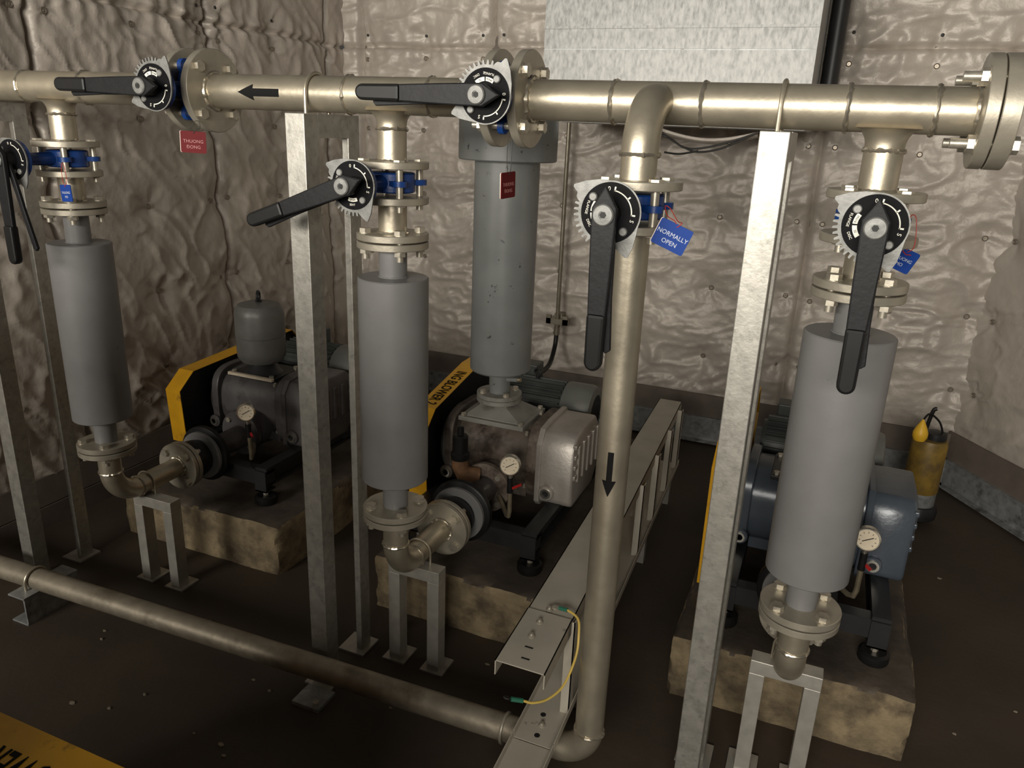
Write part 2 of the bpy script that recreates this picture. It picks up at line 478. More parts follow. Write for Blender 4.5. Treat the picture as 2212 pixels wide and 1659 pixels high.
def bolt_mesh(length, r=0.0092, name='bolt', extra=0.016):
    """hex head above z=0, shank down, washer, nut below -length"""
    b = MB()
    b.prism(HEX(r * 1.75), (0, 0, 0.0015), (1, 0, 0), (0, 1, 0), (0, 0, 0.0115))
    b.cyl((0, 0, 0), (0, 0, 0.0018), r * 2.0, n=16)
    b.cyl((0, 0, 0.001), (0, 0, -length - 0.012 - extra), r, n=12)
    b.cyl((0, 0, -length), (0, 0, -length - 0.0018), r * 2.0, n=16)
    b.prism(HEX(r * 1.75), (0, 0, -length - 0.0015), (1, 0, 0), (0, 1, 0), (0, 0, -0.012))
    return b.mesh(name, 'bolt_steel')


def bolts(parent, me, c, axis, R, n=4, ph=PI / 4, local=False):
    a, u, v = basis(axis)
    for i in range(n):
        t = ph + 2 * PI * i / n
        p = V(c) + (u * math.cos(t) + v * math.sin(t)) * R
        inst('bolt', me, parent, p, rotto(a))


def flange_mb(c, axis, R, th, r_in=None):
    c = V(c); a = V(axis).normalized()
    b = MB()
    b.lathe([(R - 0.0015, 0), (R, 0.0015), (R, th - 0.0015), (R - 0.0015, th)], c, a, 56)
    return b


def weld(parent, c, axis, R, r=0.0048):
    return put('weld_bead', MB().ring(c, axis, R, r, 44, 7, 0.36), 'weld', parent)


def arrow_on_pipe(parent, c, axis, facing, R, length, headl, shaft, head, sign):
    """black flow arrow wrapped on a pipe; c = point on axis at the arrow's middle"""
    a = V(axis).normalized() * sign; fdir = V(facing).normalized(); t = V(axis).normalized().cross(fdir)
    Rr = R + 0.0007
    b = MB()

    def P(u, s_):
        ang = s_ / R
        return V(c) + a * u + fdir * math.cos(ang) * Rr + t * math.sin(ang) * Rr
    n = 8
    for (w0, ua, ub, tri) in ((shaft, -length / 2, length / 2 - headl, False), (head, length / 2 - headl, length / 2, True)):
        for i in range(n):
            s0 = -w0 / 2 + w0 * i / n; s1 = -w0 / 2 + w0 * (i + 1) / n
            if tri:
                e0 = ua + (ub - ua) * (1 - abs(s0) / (w0 / 2)); e1 = ua + (ub - ua) * (1 - abs(s1) / (w0 / 2))
            else:
                e0 = e1 = ub
            vs = [P(ua, s0), P(e0, s0), P(e1, s1), P(ua, s1)]
            b.add(vs, [(0, 1, 2, 3)])
    return put('flow_arrow', b, 'black_text', parent)


HY, HZ, HR = 1.8, 1.814, 0.0455
BR = 0.038
XA, XB, XC, XD = -2.272, -1.085, -0.398, 0.071
YC = 1.655
FR = 0.096       # branch flange radius
HFR = 0.110      # header flange radius
BCB, BCH = 0.074, 0.086
Z_F1, Z_F2 = 1.638, 1.549    # flange above valve (bottom), below valve (bottom)
FT = 0.018


def tee_down(parent, x):
    """flared branch under the header, pipe, flange above the valve"""
    prof = []
    for i in range(9):
        t = PI / 2 * i / 8
        prof.append((BR + 0.030 * (1 - math.sin(t)), -0.036 - 0.034 * (1 - math.cos(t))))
    prof += [(BR, -0.079)]
    mb = MB().lathe(prof, (x, HY, HZ), (0, 0, 1), 40)
    mb.cyl((x, HY, HZ - 0.078), (x, HY, Z_F1 + 0.004), BR, n=40)
    put('branch_pipe', mb, 'pipe_paint', parent)
    weld(parent, (x, HY, HZ - 0.079), (0, 0, 1), BR)
    put('flange', flange_mb((x, HY, Z_F1), (0, 0, 1), FR, FT), 'flange_paint', parent)
    put('weld_bead', MB().ring((x, HY, Z_F1 + FT), (0, 0, 1), BR + 0.001, 0.004, 44, 7, 0.25), 'weld', parent)


BOLT_VALVE = bolt_mesh(FT * 2 + 0.053)
BOLT_PAIR = bolt_mesh(FT * 2 + 0.004)
BOLT_HVALVE = bolt_mesh(0.022 * 2 + 0.052, 0.0085)
BOLT_END = bolt_mesh(0.059, 0.0095, 'end_bolt', 0.030)

# ---- header, three flanged lengths
h1 = thing('header_pipe', 'length of the champagne painted overhead header that runs into the side wall', 'pipe', (-2.35, HY, HZ), 'overhead header lengths')
put('pipe', MB().cyl((-2.97, HY, HZ), (-1.735, HY, HZ), HR, n=48), 'pipe_paint', h1)
tee_down(h1, XA)
for x in (-2.40, -2.145): weld(h1, (x, HY, HZ), (1, 0, 0), HR)
put('flange', flange_mb((-1.751, HY, HZ), (1, 0, 0), HFR, 0.022), 'flange_paint', h1)
weld(h1, (-1.753, HY, HZ), (1, 0, 0), HR + 0.002, 0.005)
arrow_on_pipe(h1, (-2.545, HY, HZ), (1, 0, 0), (0, -1, -0.05), HR, 0.13, 0.045, 0.018, 0.040, -1)

h2 = thing('header_pipe', 'length of the overhead header between two lever valves, black arrow on it', 'pipe', (-1.2, HY, HZ), 'overhead header lengths')
put('pipe', MB().cyl((-1.668, HY, HZ), (-0.780, HY, HZ), HR, n=48), 'pipe_paint', h2)
tee_down(h2, XB)
for x in (-1.205, -0.965): weld(h2, (x, HY, HZ), (1, 0, 0), HR)
put('flange', flange_mb((-1.672, HY, HZ), (1, 0, 0), HFR, 0.022), 'flange_paint', h2)
weld(h2, (-1.649, HY, HZ), (1, 0, 0), HR + 0.002, 0.006)
put('flange', flange_mb((-0.797, HY, HZ), (1, 0, 0), HFR, 0.022), 'flange_paint', h2)
weld(h2, (-0.799, HY, HZ), (1, 0, 0), HR + 0.002, 0.005)
arrow_on_pipe(h2, (-1.468, HY, HZ), (1, 0, 0), (0, -1, -0.04), HR, 0.135, 0.050, 0.020, 0.042, -1)

h3 = thing('header_pipe', 'length of the overhead header passing in front of the galvanised duct', 'pipe', (-0.25, HY, HZ), 'overhead header lengths')
put('pipe', MB().cyl((-0.715, HY, HZ), (0.225, HY, HZ), HR, n=48), 'pipe_paint', h3)
tee_down(h3, XD)
for x in (-0.500, -0.300, -0.010, 0.150): weld(h3, (x, HY, HZ), (1, 0, 0), HR)
put('flange', flange_mb((-0.723, HY, HZ), (1, 0, 0), HFR, 0.022), 'flange_paint', h3)
weld(h3, (-0.700, HY, HZ), (1, 0, 0), HR + 0.002, 0.007)
put('flange', flange_mb((0.222, HY, HZ), (1, 0, 0), 0.106, 0.024), 'flange_paint', h3)
weld(h3, (0.220, HY, HZ), (1, 0, 0), HR + 0.002, 0.005)
# elbow branch C: leaves the header towards the room and turns down
RC = 0.105
path = [V((XC, HY, HZ)), V((XC, YC + RC, HZ))] + arc((XC, YC + RC, HZ - RC), (0, -1, 0), (0, 0, 1), RC, PI / 2, 0, 16)[1:]
put('elbow', MB().tube(path, 0.0395, 40), 'pipe_paint', h3)
mb = MB().cyl((XC, YC, HZ - RC), (XC, YC, Z_F1), 0.0385, n=40)
put('branch_pipe', mb, 'pipe_paint', h3)
weld(h3, (XC, YC, HZ - RC - 0.002), (0, 0, 1), 0.0385, 0.0052)
put('flange', flange_mb((XC, YC, Z_F1), (0, 0, 1), FR, FT), 'flange_paint', h3)

eb = thing('blind_flange', 'thick round blind flange bolted to the open end of the overhead header', 'flange', (0.246, HY, HZ))
put('disc', flange_mb((0.249, HY, HZ), (1, 0, 0), 0.106, 0.032), 'flange_paint', eb)
a, u, v = basis((1, 0, 0))
for i in range(4):
    t = PI / 4 + PI / 2 * i
    inst('bolt', BOLT_END, eb, V((0.281, HY, HZ)) + (u * math.cos(t) + v * math.sin(t)) * 0.084, rotto((1, 0, 0)))


# ---- butterfly valves
def polar(r, deg): return (r * math.cos(math.radians(deg)), r * math.sin(math.radians(deg)))


DIAL_T = {}


def valve(label, loc, flow, phi, L, big, lever_len=0.305, trig=1.5, tagplate=False):
    """stem towards -Y; flow 'z' = vertical pipe, 'x' = header (dial turned a quarter)"""
    rot = (0, 0, 0) if flow == 'z' else (0, PI / 2, 0)
    t = thing('butterfly_valve', label, 'valve', loc, 'lever butterfly valves', rot)
    rb = 0.060 if not big else 0.072
    bc = BCB if not big else BCH
    b = MB().lathe([(rb - .004, -0.0255), (rb, -0.022), (rb, 0.022), (rb - .004, 0.0255)], (0, 0, 0), (0, 0, 1), 40)
    put('body', b, 'valve_blue', t)
    for k in range(4):
        ang = 45 + 90 * k
        lug = []
        ca, sa = math.cos(math.radians(ang)), math.sin(math.radians(ang))
        for a_ in range(-100, 101, 20):
            lug.append((bc + 0.019 * math.cos(math.radians(a_)), 0.019 * math.sin(math.radians(a_))))
        lug = [(rb - 0.012, -0.024)] + lug + [(rb - 0.012, 0.024)]
        put('lug', MB().prism(lug, (0, 0, -0.007), (ca, sa, 0), (-sa, ca, 0), (0, 0, 0.014)), 'valve_blue', t)
    if not big:
        bolts(t, BOLT_VALVE, (0, 0, 0.0265 + FT + 0.001), (0, 0, 1), bc, local=True)
    else:
        bolts(t, BOLT_HVALVE, (0, 0, 0.026 + 0.022), (0, 0, 1), bc, local=True)
    nk = MB()
    nk.cyl((0, -rb + 0.01, 0), (0, -L + 0.016, 0), 0.021, 0.017, n=20)
    nk.bar((0, -rb + 0.01, 0), (0, -L + 0.018, 0), 0.030, 0.026)
    put('neck', nk, 'valve_blue', t)
    put('mounting_plate', MB().cyl((0, -L + 0.022, 0), (0, -L + 0.006, 0), 0.056, n=40), 'valve_blue', t)
    if tagplate:
        put('type_plate', MB().box((-0.014, -L + 0.048, 0.027), (0.014, -L + 0.082, 0.0285)).xf(Matrix.Rotation(PI / 2 if big else 0, 4, 'Y')), 'plate_tag', t)
    # notched quadrant
    out = []
    out += [polar(0.0605, d) for d in range(-22, 96, 9)]
    out += [polar(0.066, 112), polar(0.077, 132), polar(0.090, 147), polar(0.088, 150), polar(0.076, 153), polar(0.074, 159), polar(0.070, 162)]
    d = 165
    while d < 283:
        out += [polar(0.0640, d), polar(0.0725, d + 1.2), polar(0.0735, d + 4.2), polar(0.0640, d + 5.4)]
        d += 9.2
    out += [polar(0.074, 286), polar(0.090, 293), polar(0.092, 296), polar(0.080, 308), polar(0.066, 325)]
    put('notched_quadrant', MB().prism(out, (0, -L + 0.006, 0), (1, 0, 0), (0, 0, 1), (0, -0.0035, 0)), 'zinc', t)
    dial = put('dial_plate', MB().cyl((0, -L + 0.003, 0), (0, -L, 0), 0.0575, n=56), 'dial_black', t)
    y = -L - 0.0004
    fr = V((0, y, 0))
    # markings
    def arcband(mk, r0, r1, a0, a1, n=14):
        o1 = [polar(r0, a0 + (a1 - a0) * i / n) for i in range(n + 1)]; o2 = [polar(r1, a1 + (a0 - a1) * i / n) for i in range(n + 1)]
        mk.prism(o1 + o2, fr, (1, 0, 0), (0, 0, 1), (0, -0.0004, 0))
    mk = MB()
    arcband(mk, 0.0415, 0.0437, -4, 82)
    arcband(mk, 0.042, 0.050, 79, 82.5, 2); arcband(mk, 0.042, 0.050, -4, -0.5, 2); arcband(mk, 0.0425, 0.0495, 38, 41.5, 2)
    put('dial_scale', mk, 'dial_white', dial)
    for a0, a1 in ((146, 178), (183, 220), (250, 292)):
        mk = MB(); arcband(mk, 0.0300, 0.0385, a0, a1); put('dial_label', mk, 'dial_white', dial)

    def txt(s_, r, deg, size, inward, mt='dial_white'):
        rz = math.radians(deg + 90 if inward else deg - 90)
        px, pz = polar(r, deg)
        M = Matrix.Translation((px, y - 0.0008, pz)) @ Matrix.Rotation(PI / 2, 4, 'X') @ Matrix.Rotation(rz, 4, 'Z')
        text_obj('dial_lettering', s_, size, mt, dial, M, 0.0002)
    txt('0', 0.0455, 95, 0.011, False); txt('S', 0.0455, -16, 0.011, False)
    txt('FLANGE', 0.0455, 170, 0.0072, True); txt('DISC', 0.0455, 208, 0.0072, True); txt('SEAT', 0.0455, 270, 0.0072, True)
    txt('PN16', 0.0343, 163, 0.0062, True, 'black_text'); txt('SS', 0.0343, 202, 0.0062, True, 'black_text'); txt('EPDM', 0.0343, 271, 0.0062, True, 'black_text')
    for dg in (140, -48):
        px, pz = polar(0.0445, dg)
        sc = MB().lathe([(0.0085, 0), (0.0085, 0.004), (0.0065, 0.006)], (px, -L, pz), (0, -1, 0), 16)
        put('screw', sc, 'zinc', t)
    # lever, modelled pointing down, turned by phi
    Rm = Matrix.Rotation(phi, 4, 'Y')
    yl = -L - 0.030
    hub = MB().cyl((0, -L, 0), (0, yl + 0.002, 0), 0.022, n=28)
    put('hub', hub, 'black_paint', t)
    prof = [(-0.024, 0.012), (0, 0.053), (0.024, 0.012), (0.0235, -0.03), (0.0215, -0.10), (0.018, -0.195), (-0.018, -0.195), (-0.0215, -0.10), (-0.0235, -0.03)]
    put('lever', MB().prism(prof, (0, yl, 0), (1, 0, 0), (0, 0, 1), (0, -0.014, 0)).xf(Rm), 'black_paint', t, bevel=0.003)
    n = 10
    gp = [(0.0185, -0.190)] + [(0.0175 * math.cos(a_), -lever_len + 0.0175 + 0.0175 * math.sin(a_)) for a_ in [-PI * i / n for i in range(n + 1)]] + [(-0.0185, -0.190)]
    put('grip', MB().prism(gp, (0, yl + 0.005, 0), (1, 0, 0), (0, 0, 1), (0, -0.025, 0)).xf(Rm), 'black_rubber', t, bevel=0.006)
    Rt = Matrix.Rotation(phi - math.radians(trig), 4, 'Y')
    tp = [(0.002, 0.0), (0.016, 0.0), (0.020, -0.06), (0.019, -0.16), (0.022, -0.265), (0.012, -0.272), (0.004, -0.262), (0.003, -0.12)]
    put('release_trigger', MB().prism(tp, (0, yl + 0.014, 0), (1, 0, 0), (0, 0, 1), (0, -0.010, 0)).xf(Rt), 'black_paint', t, bevel=0.002)
    ws = MB().lathe([(0.0205, 0), (0.0205, 0.0035), (0.018, 0.006), (0.0078, 0.0064), (0.0076, 0.004)], (0, yl - 0.014, 0), (0, -1, 0), 28)
    wo = put('hub_washer', ws, 'zinc', t)
    put('hex_socket', MB().prism(HEX(0.0066), (0, yl - 0.018, 0), (1, 0, 0), (0, 0, 1), (0, -0.0014, 0)).xf(Rm), 'dark_hole', wo)
    return t


ZV = (Z_F1 + Z_F2 + FT) / 2
valve('butterfly valve on the branch nearest the side wall, lever straight down', (XA, HY, ZV), 'z', 0, 0.185, False, trig=14)
valve('butterfly valve above the middle grey silencer, lever swung out sideways and drooping', (XB, HY, ZV), 'z', math.radians(70), 0.185, False)
valve('butterfly valve on top of the tall down pipe, lever hanging down beside NORMALLY OPEN tag', (XC, YC, ZV), 'z', 0, 0.200, False)
valve('butterfly valve above the silencer beside the blind flange, lever hanging in front of it', (XD, HY, ZV), 'z', 0, 0.195, False, 0.320)
valve('butterfly valve in the header near the black arrow, lever level, type plate on neck', (-1.700, HY, HZ), 'x', 0, 0.175, True, tagplate=True)
valve('butterfly valve in the header just before the duct, lever level along pipe', (-0.749, HY, HZ), 'x', 0, 0.165, True)

# ---- short spools under the valves
for x, lab in ((XA, 'short flanged spool between valve and silencer nearest the side wall'), (XB, 'short flanged spool between valve and middle silencer'), (XD, 'short flanged spool behind the hanging lever beside the blind flange end')):
    t = thing('pipe_spool', lab, 'pipe', (x, HY, 1.46), 'flanged spools under the valves')
    put('pipe', MB().cyl((x, HY, 1.462), (x, HY, Z_F2 + 0.004), BR, n=40), 'pipe_paint', t)
    put('flange', flange_mb((x, HY, Z_F2), (0, 0, 1), FR, FT), 'flange_paint', t)
    put('flange', flange_mb((x, HY, 1.454), (0, 0, 1), FR, FT), 'flange_paint', t)
    weld(t, (x, HY, 1.472), (0, 0, 1), BR + 0.001, 0.004)


# ---- discharge silencers
def silencer(x, label, dz=0.0):
    t = thing('silencer', label, 'silencer', (x, HY, 0.64), 'grey discharge silencers')
    R = 0.0965; z0, z1 = 0.752 + dz, 1.352 if dz == 0 else 1.338
    put('flange', flange_mb((x, HY, 1.432), (0, 0, 1), FR, FT), 'flange_paint', t)
    put('gasket', MB().cyl((x, HY, 1.4495), (x, HY, 1.4545), 0.062, n=40), 'black_rubber', t)
    put('top_neck', MB().cyl((x, HY, z1 - 0.01), (x, HY, 1.434), BR, n=40), 'silencer_grey', t)
    put('body', MB().lathe([(R - 0.003, z0), (R, z0 + 0.003), (R, z1 - 0.003), (R - 0.003, z1)], (x, HY, 0), (0, 0, 1), 72), 'silencer_grey', t)
    weld(t, (x, HY, z1 + 0.001), (0, 0, 1), BR, 0.003).data.materials[0] = MATS['silencer_grey']
    put('bottom_neck', MB().cyl((x, HY, 0.655 + dz), (x, HY, z0 + 0.01), BR - 0.001, n=40), 'silencer_grey', t)
    put('flange', flange_mb((x, HY, 0.643 + dz), (0, 0, 1), FR, FT), 'flange_paint', t)
    bolts(t, BOLT_PAIR, (x, HY, 1.472), (0, 0, 1), BCB)
    bolts(t, BOLT_PAIR, (x, HY, 0.661 + dz), (0, 0, 1), BCB)
    return t


silencer(XA, 'grey cylinder silencer nearest the side wall', -0.025)
silencer(XB, 'grey cylinder silencer in front of the tall intake filter blower')
silencer(XD, 'grey cylinder silencer between the galvanised post and the yellow pump')


# ---- bottom elbows
def low_elbow(x, label, dz=0.0, y1=2.10):
    t = thing('elbow_pipe', label, 'pipe', (x, HY, 0.38), 'flanged elbows below the silencers')
    ze = 0.425 + dz * 0.6; R = 0.105
    pts = [V((x, HY, 0.63 + dz)), V((x, HY, ze + R))] + arc((x, HY + R, ze + R), (0, -1, 0), (0, 0, -1), R, 0, PI / 2, 16)[1:] + [V((x, y1 + 0.01, ze))]
    put('elbow', MB().tube(pts, BR, 40), 'pipe_paint', t)
    weld(t, (x, HY, ze + R), (0, 0, 1), BR, 0.0045)
    weld(t, (x, HY + R, ze), (0, 1, 0), BR, 0.0040)
    put('flange', flange_mb((x, HY, 0.621 + dz), (0, 0, 1), FR, FT), 'flange_paint', t)
    put('flange', flange_mb((x, y1, ze), (0, 1, 0), FR, FT), 'flange_paint', t)
    weld(t, (x, y1 - 0.001, ze), (0, 1, 0), BR + 0.001, 0.006)
    bolts(t, BOLT_PAIR, (x, y1, ze), (0, -1, 0), BCB)
    # flexible joint
    fj = thing('flexible_joint', label.replace('champagne painted elbow', 'rubber flexible joint after the elbow'), 'pipe joint', (x, y1 + 0.1, ze - 0.12), 'flexible joints before the blowers')
    put('flange', flange_mb((x, y1 + FT + 0.004, ze), (0, 1, 0), FR, FT), 'flange_paint', fj)
    put('end_disc', flange_mb((x, y1 + 0.125, ze), (0, 1, 0), 0.100, 0.016), 'silencer_grey', fj)
    put('bellows', MB().lathe([(0.06, 0.036), (0.075, 0.050), (0.080, 0.08), (0.075, 0.11), (0.060, 0.128)], (x, y1, ze), (0, 1, 0), 40), 'black_rubber', fj)
    put('rubber_rim', MB().lathe([(0.112, 0), (0.118, 0.004), (0.118, 0.024), (0.112, 0.028)], (x, y1 + 0.143, ze), (0, 1, 0), 48), 'black_rubber', fj)
    put('tail_pipe', MB().cyl((x, y1 + 0.16, ze), (x, 2.4615, ze), 0.05, n=32), 'casing_dark', fj)
    return t


low_elbow(XA, 'champagne painted elbow under the silencer nearest the side wall', -0.025)
low_elbow(XB, 'champagne painted elbow under the middle silencer')
low_elbow(XD, 'champagne painted elbow under the silencer beside the galvanised post')

# ---- down pipe C and floor pipe
dp = thing('discharge_pipe', 'champagne painted pipe dropping from the header and running along the floor', 'pipe', (XC, YC, 0.05))
ZP = 0.125
RP = 0.085
pts = [V((XC, YC, Z_F2 + FT)), V((XC, YC, ZP + RP))]
put('down_pipe', MB().cyl((XC, YC, ZP + RP), (XC, YC, Z_F2 + 0.004), BR + 0.0005, n=48), 'pipe_paint', dp)
put('flange', flange_mb((XC, YC, Z_F2), (0, 0, 1), FR, FT), 'flange_paint', dp)
put('elbow', MB().tube([V((XC, YC, ZP + RP + 0.004))] + arc((XC - RP, YC, ZP + RP), (1, 0, 0), (0, 0, -1), RP, 0, PI / 2, 16), BR + 0.001, 40), 'pipe_paint', dp)
weld(dp, (XC, YC, ZP + RP), (0, 0, 1), BR, 0.0055)
put('floor_pipe', MB().cyl((XC - RP, YC, ZP), (-2.97, 1.575, ZP + 0.012), BR, n=40), 'pipe_dusty', dp)
put('pipe_collar', MB().ring((-0.640, YC - 0.006, ZP + 0.001), (1, 0.02, 0), BR + 0.003, 0.005, 40, 8), 'flange_paint', dp)
arrow_on_pipe(dp, (XC, YC, 0.985), (0, 0, 1), (0.10, -1, 0), BR + 0.0005, 0.115, 0.042, 0.014, 0.034, -1)


# ------------------------------------------------------------------ supports
def ubolt(parent, c, axis_dir, R, base, r=0.005):
    """c centre on the pipe axis, axis_dir pipe direction, legs down to z=base"""
    c = V(c); a = V(axis_dir).normalized(); s_ = a.cross(V((0, 0, 1))).normalized()
    pts = [c + s_ * R + V((0, 0, base - c.z))] + arc(c, s_, (0, 0, 1), R, 0, PI, 18) + [c - s_ * R + V((0, 0, base - c.z))]
    return put('u_bolt', MB().tube(pts, r, 10), 'pipe_paint', parent)


def header_support(x0, label, top=1.764):
    t = thing('pipe_support', label, 'support', (x0 + 0.03, 1.82, 0), 'header support frames')
    wd = 0.060
    put('leg', MB().box((x0, 1.700, 0.006), (x0 + wd, 1.760, top)), 'post_galv', t, bevel=0.002)
    put('leg', MB().box((x0 + 0.038, 1.895, 0.006), (x0 + wd, 1.950, top)), 'post_galv', t, bevel=0.002)
    put('top_beam', MB().box((x0, 1.7595, top - wd), (x0 + wd, 1.8955, top)), 'post_galv', t)
    for y0 in (1.700, 1.890):
        put('base_plate', MB().box((x0 - 0.02, y0 - 0.02, 0), (x0 + wd + 0.02, y0 + wd + 0.02, 0.007)), 'stand_paint', t)
    ubolt(t, (x0 + 0.03, HY, HZ), (1, 0, 0), HR + 0.005, top - 0.02)
    return t


header_support(-2.690, 'galvanised two-legged header support closest to the side wall')
header_support(-1.342, 'galvanised two-legged header support beside the middle silencer')
header_support(-0.167, 'galvanised two-legged header support beside the tall down pipe')


def low_stand(x, label, dx=0.0, sp=0.145, top=0.386):
    t = thing('pipe_stand', label, 'support', (x + dx, 1.93, 0), 'low pipe stands')
    y0, y1 = 1.905, 1.955; wd = 0.042
    c = x + dx
    for s_ in (-1, 1):
        xc = c + s_ * sp / 2
        put('leg', MB().box((xc - wd / 2, y0, 0.006), (xc + wd / 2, y1, top - wd)), 'stand_paint', t, bevel=0.0015)
        put('base_plate', MB().box((xc - 0.042, y0 - 0.012, 0), (xc + 0.042, y1 + 0.03, 0.007)), 'stand_paint', t)
    put('top_beam', MB().box((c - sp / 2 - wd / 2, y0, top - wd), (c + sp / 2 + wd / 2, y1, top)), 'stand_paint', t, bevel=0.0015)
    ubolt(t, (x, 1.945, top + 0.04), (0, 1, 0), BR + 0.004, top - 0.015, 0.0035)
    return t


low_stand(XA, 'low painted portal stand under the elbow nearest the side wall', 0.06, top=0.371)
low_stand(XB, 'low painted portal stand under the elbow of the middle silencer')
low_stand(XD, 'low painted portal stand between galvanised post and concrete plinth edge')


# ------------------------------------------------------------------ plinths
def plinth(x0, x1, label, y1=3.75, h=0.2185):
    from mathutils import noise
    c0 = V((x0, 2.15, 0.0)); sz = V((x1 - x0, y1 - 2.15, h))
    vs = []; fs = []

    def face(o_, U_, W_, nu, nw):
        k = len(vs)
        for j in range(nw + 1):
            for i in range(nu + 1):
                vs.append(o_ + U_ * (i / nu) + W_ * (j / nw))
        for j in range(nw):
            for i in range(nu):
                fs.append((k + j * (nu + 1) + i, k + j * (nu + 1) + i + 1, k + (j + 1) * (nu + 1) + i + 1, k + (j + 1) * (nu + 1) + i))
    X_ = V((sz.x, 0, 0)); Y_ = V((0, sz.y, 0)); Z_ = V((0, 0, sz.z))
    nx, ny, nz = int(sz.x / 0.016), int(sz.y / 0.03), 14
    face(c0 + Z_, X_, Y_, nx, ny); face(c0, X_, Z_, nx, nz); face(c0 + Y_, X_, Z_, nx, nz); face(c0, Y_, Z_, ny, nz); face(c0 + X_, Y_, Z_, ny, nz)
    top_n = (nx) * (ny)
    ctr = c0 + sz / 2
    for i, p_ in enumerate(vs):
        edge = sum(1 for k in range(3) if min(abs(p_[k] - c0[k]), abs(p_[k] - c0[k] - sz[k])) < 1e-6 and not (k == 2 and p_.z < 0.01))
        d_ = noise.noise_vector(p_ * 9.0 + V((x0 * 7, 0, 3))) * 0.005 + noise.noise_vector(p_ * 40.0) * 0.0022
        if edge >= 2:
            ch = max(0.0, noise.noise(p_ * 22.0)) * 0.016 + 0.004
            dirv = V((0 if abs(p_.x - ctr.x) < sz.x / 2 - 1e-6 else (ctr.x - p_.x), 0 if abs(p_.y - ctr.y) < sz.y / 2 - 1e-6 else (ctr.y - p_.y), 0 if abs(p_.z - ctr.z) < sz.z / 2 - 1e-6 or p_.z < 0.01 else -1))
            dirv = V([math.copysign(1, k) if k else 0 for k in dirv])
            d_ += dirv * ch
        if p_.z < 0.004: d_.z = 0
        if p_.z > h - 1e-6 and edge < 2: d_.z = -abs(d_.z) * 0.4
        vs[i] = p_ + d_
    me = bpy.data.meshes.new('concrete_plinth')
    me.from_pydata(vs, [], fs)
    bm = bmesh.new(); bm.from_mesh(me)
    bmesh.ops.remove_doubles(bm, verts=bm.verts, dist=1e-5)
    bmesh.ops.recalc_face_normals(bm, faces=bm.faces)
    bm.to_mesh(me); bm.free()
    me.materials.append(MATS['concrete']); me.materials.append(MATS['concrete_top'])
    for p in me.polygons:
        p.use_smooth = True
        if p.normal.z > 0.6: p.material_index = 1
    me.set_sharp_from_angle(angle=math.radians(50))
    o = bpy.data.objects.new('concrete_plinth', me); COL.objects.link(o)
    tag(o, label, 'plinth', 'concrete plinths')
    return o


plinth(-2.66, -1.835, 'raw concrete plinth under the blower with the dome silencer')
plinth(-1.390, -0.745, 'dark stained concrete plinth under the blower with the tall filter')
plinth(-0.272, 0.442, 'raw concrete plinth under the blue grey blower')

PAD_M = MB().lathe([(0.043, 0), (0.046, 0.006), (0.046, 0.030), (0.036, 0.036), (0.030, 0.034)], (0, 0, 0), (0, 0, 1), 28).mesh('rubber_foot', 'black_rubber')
PADB_M = MB().prism(HEX(0.011), (0, 0, 0.0), (1, 0, 0), (0, 1, 0), (0, 0, 0.010)).cyl((0, 0, 0), (0, 0, 0.026), 0.006, n=10).mesh('foot_bolt', 'bolt_steel')


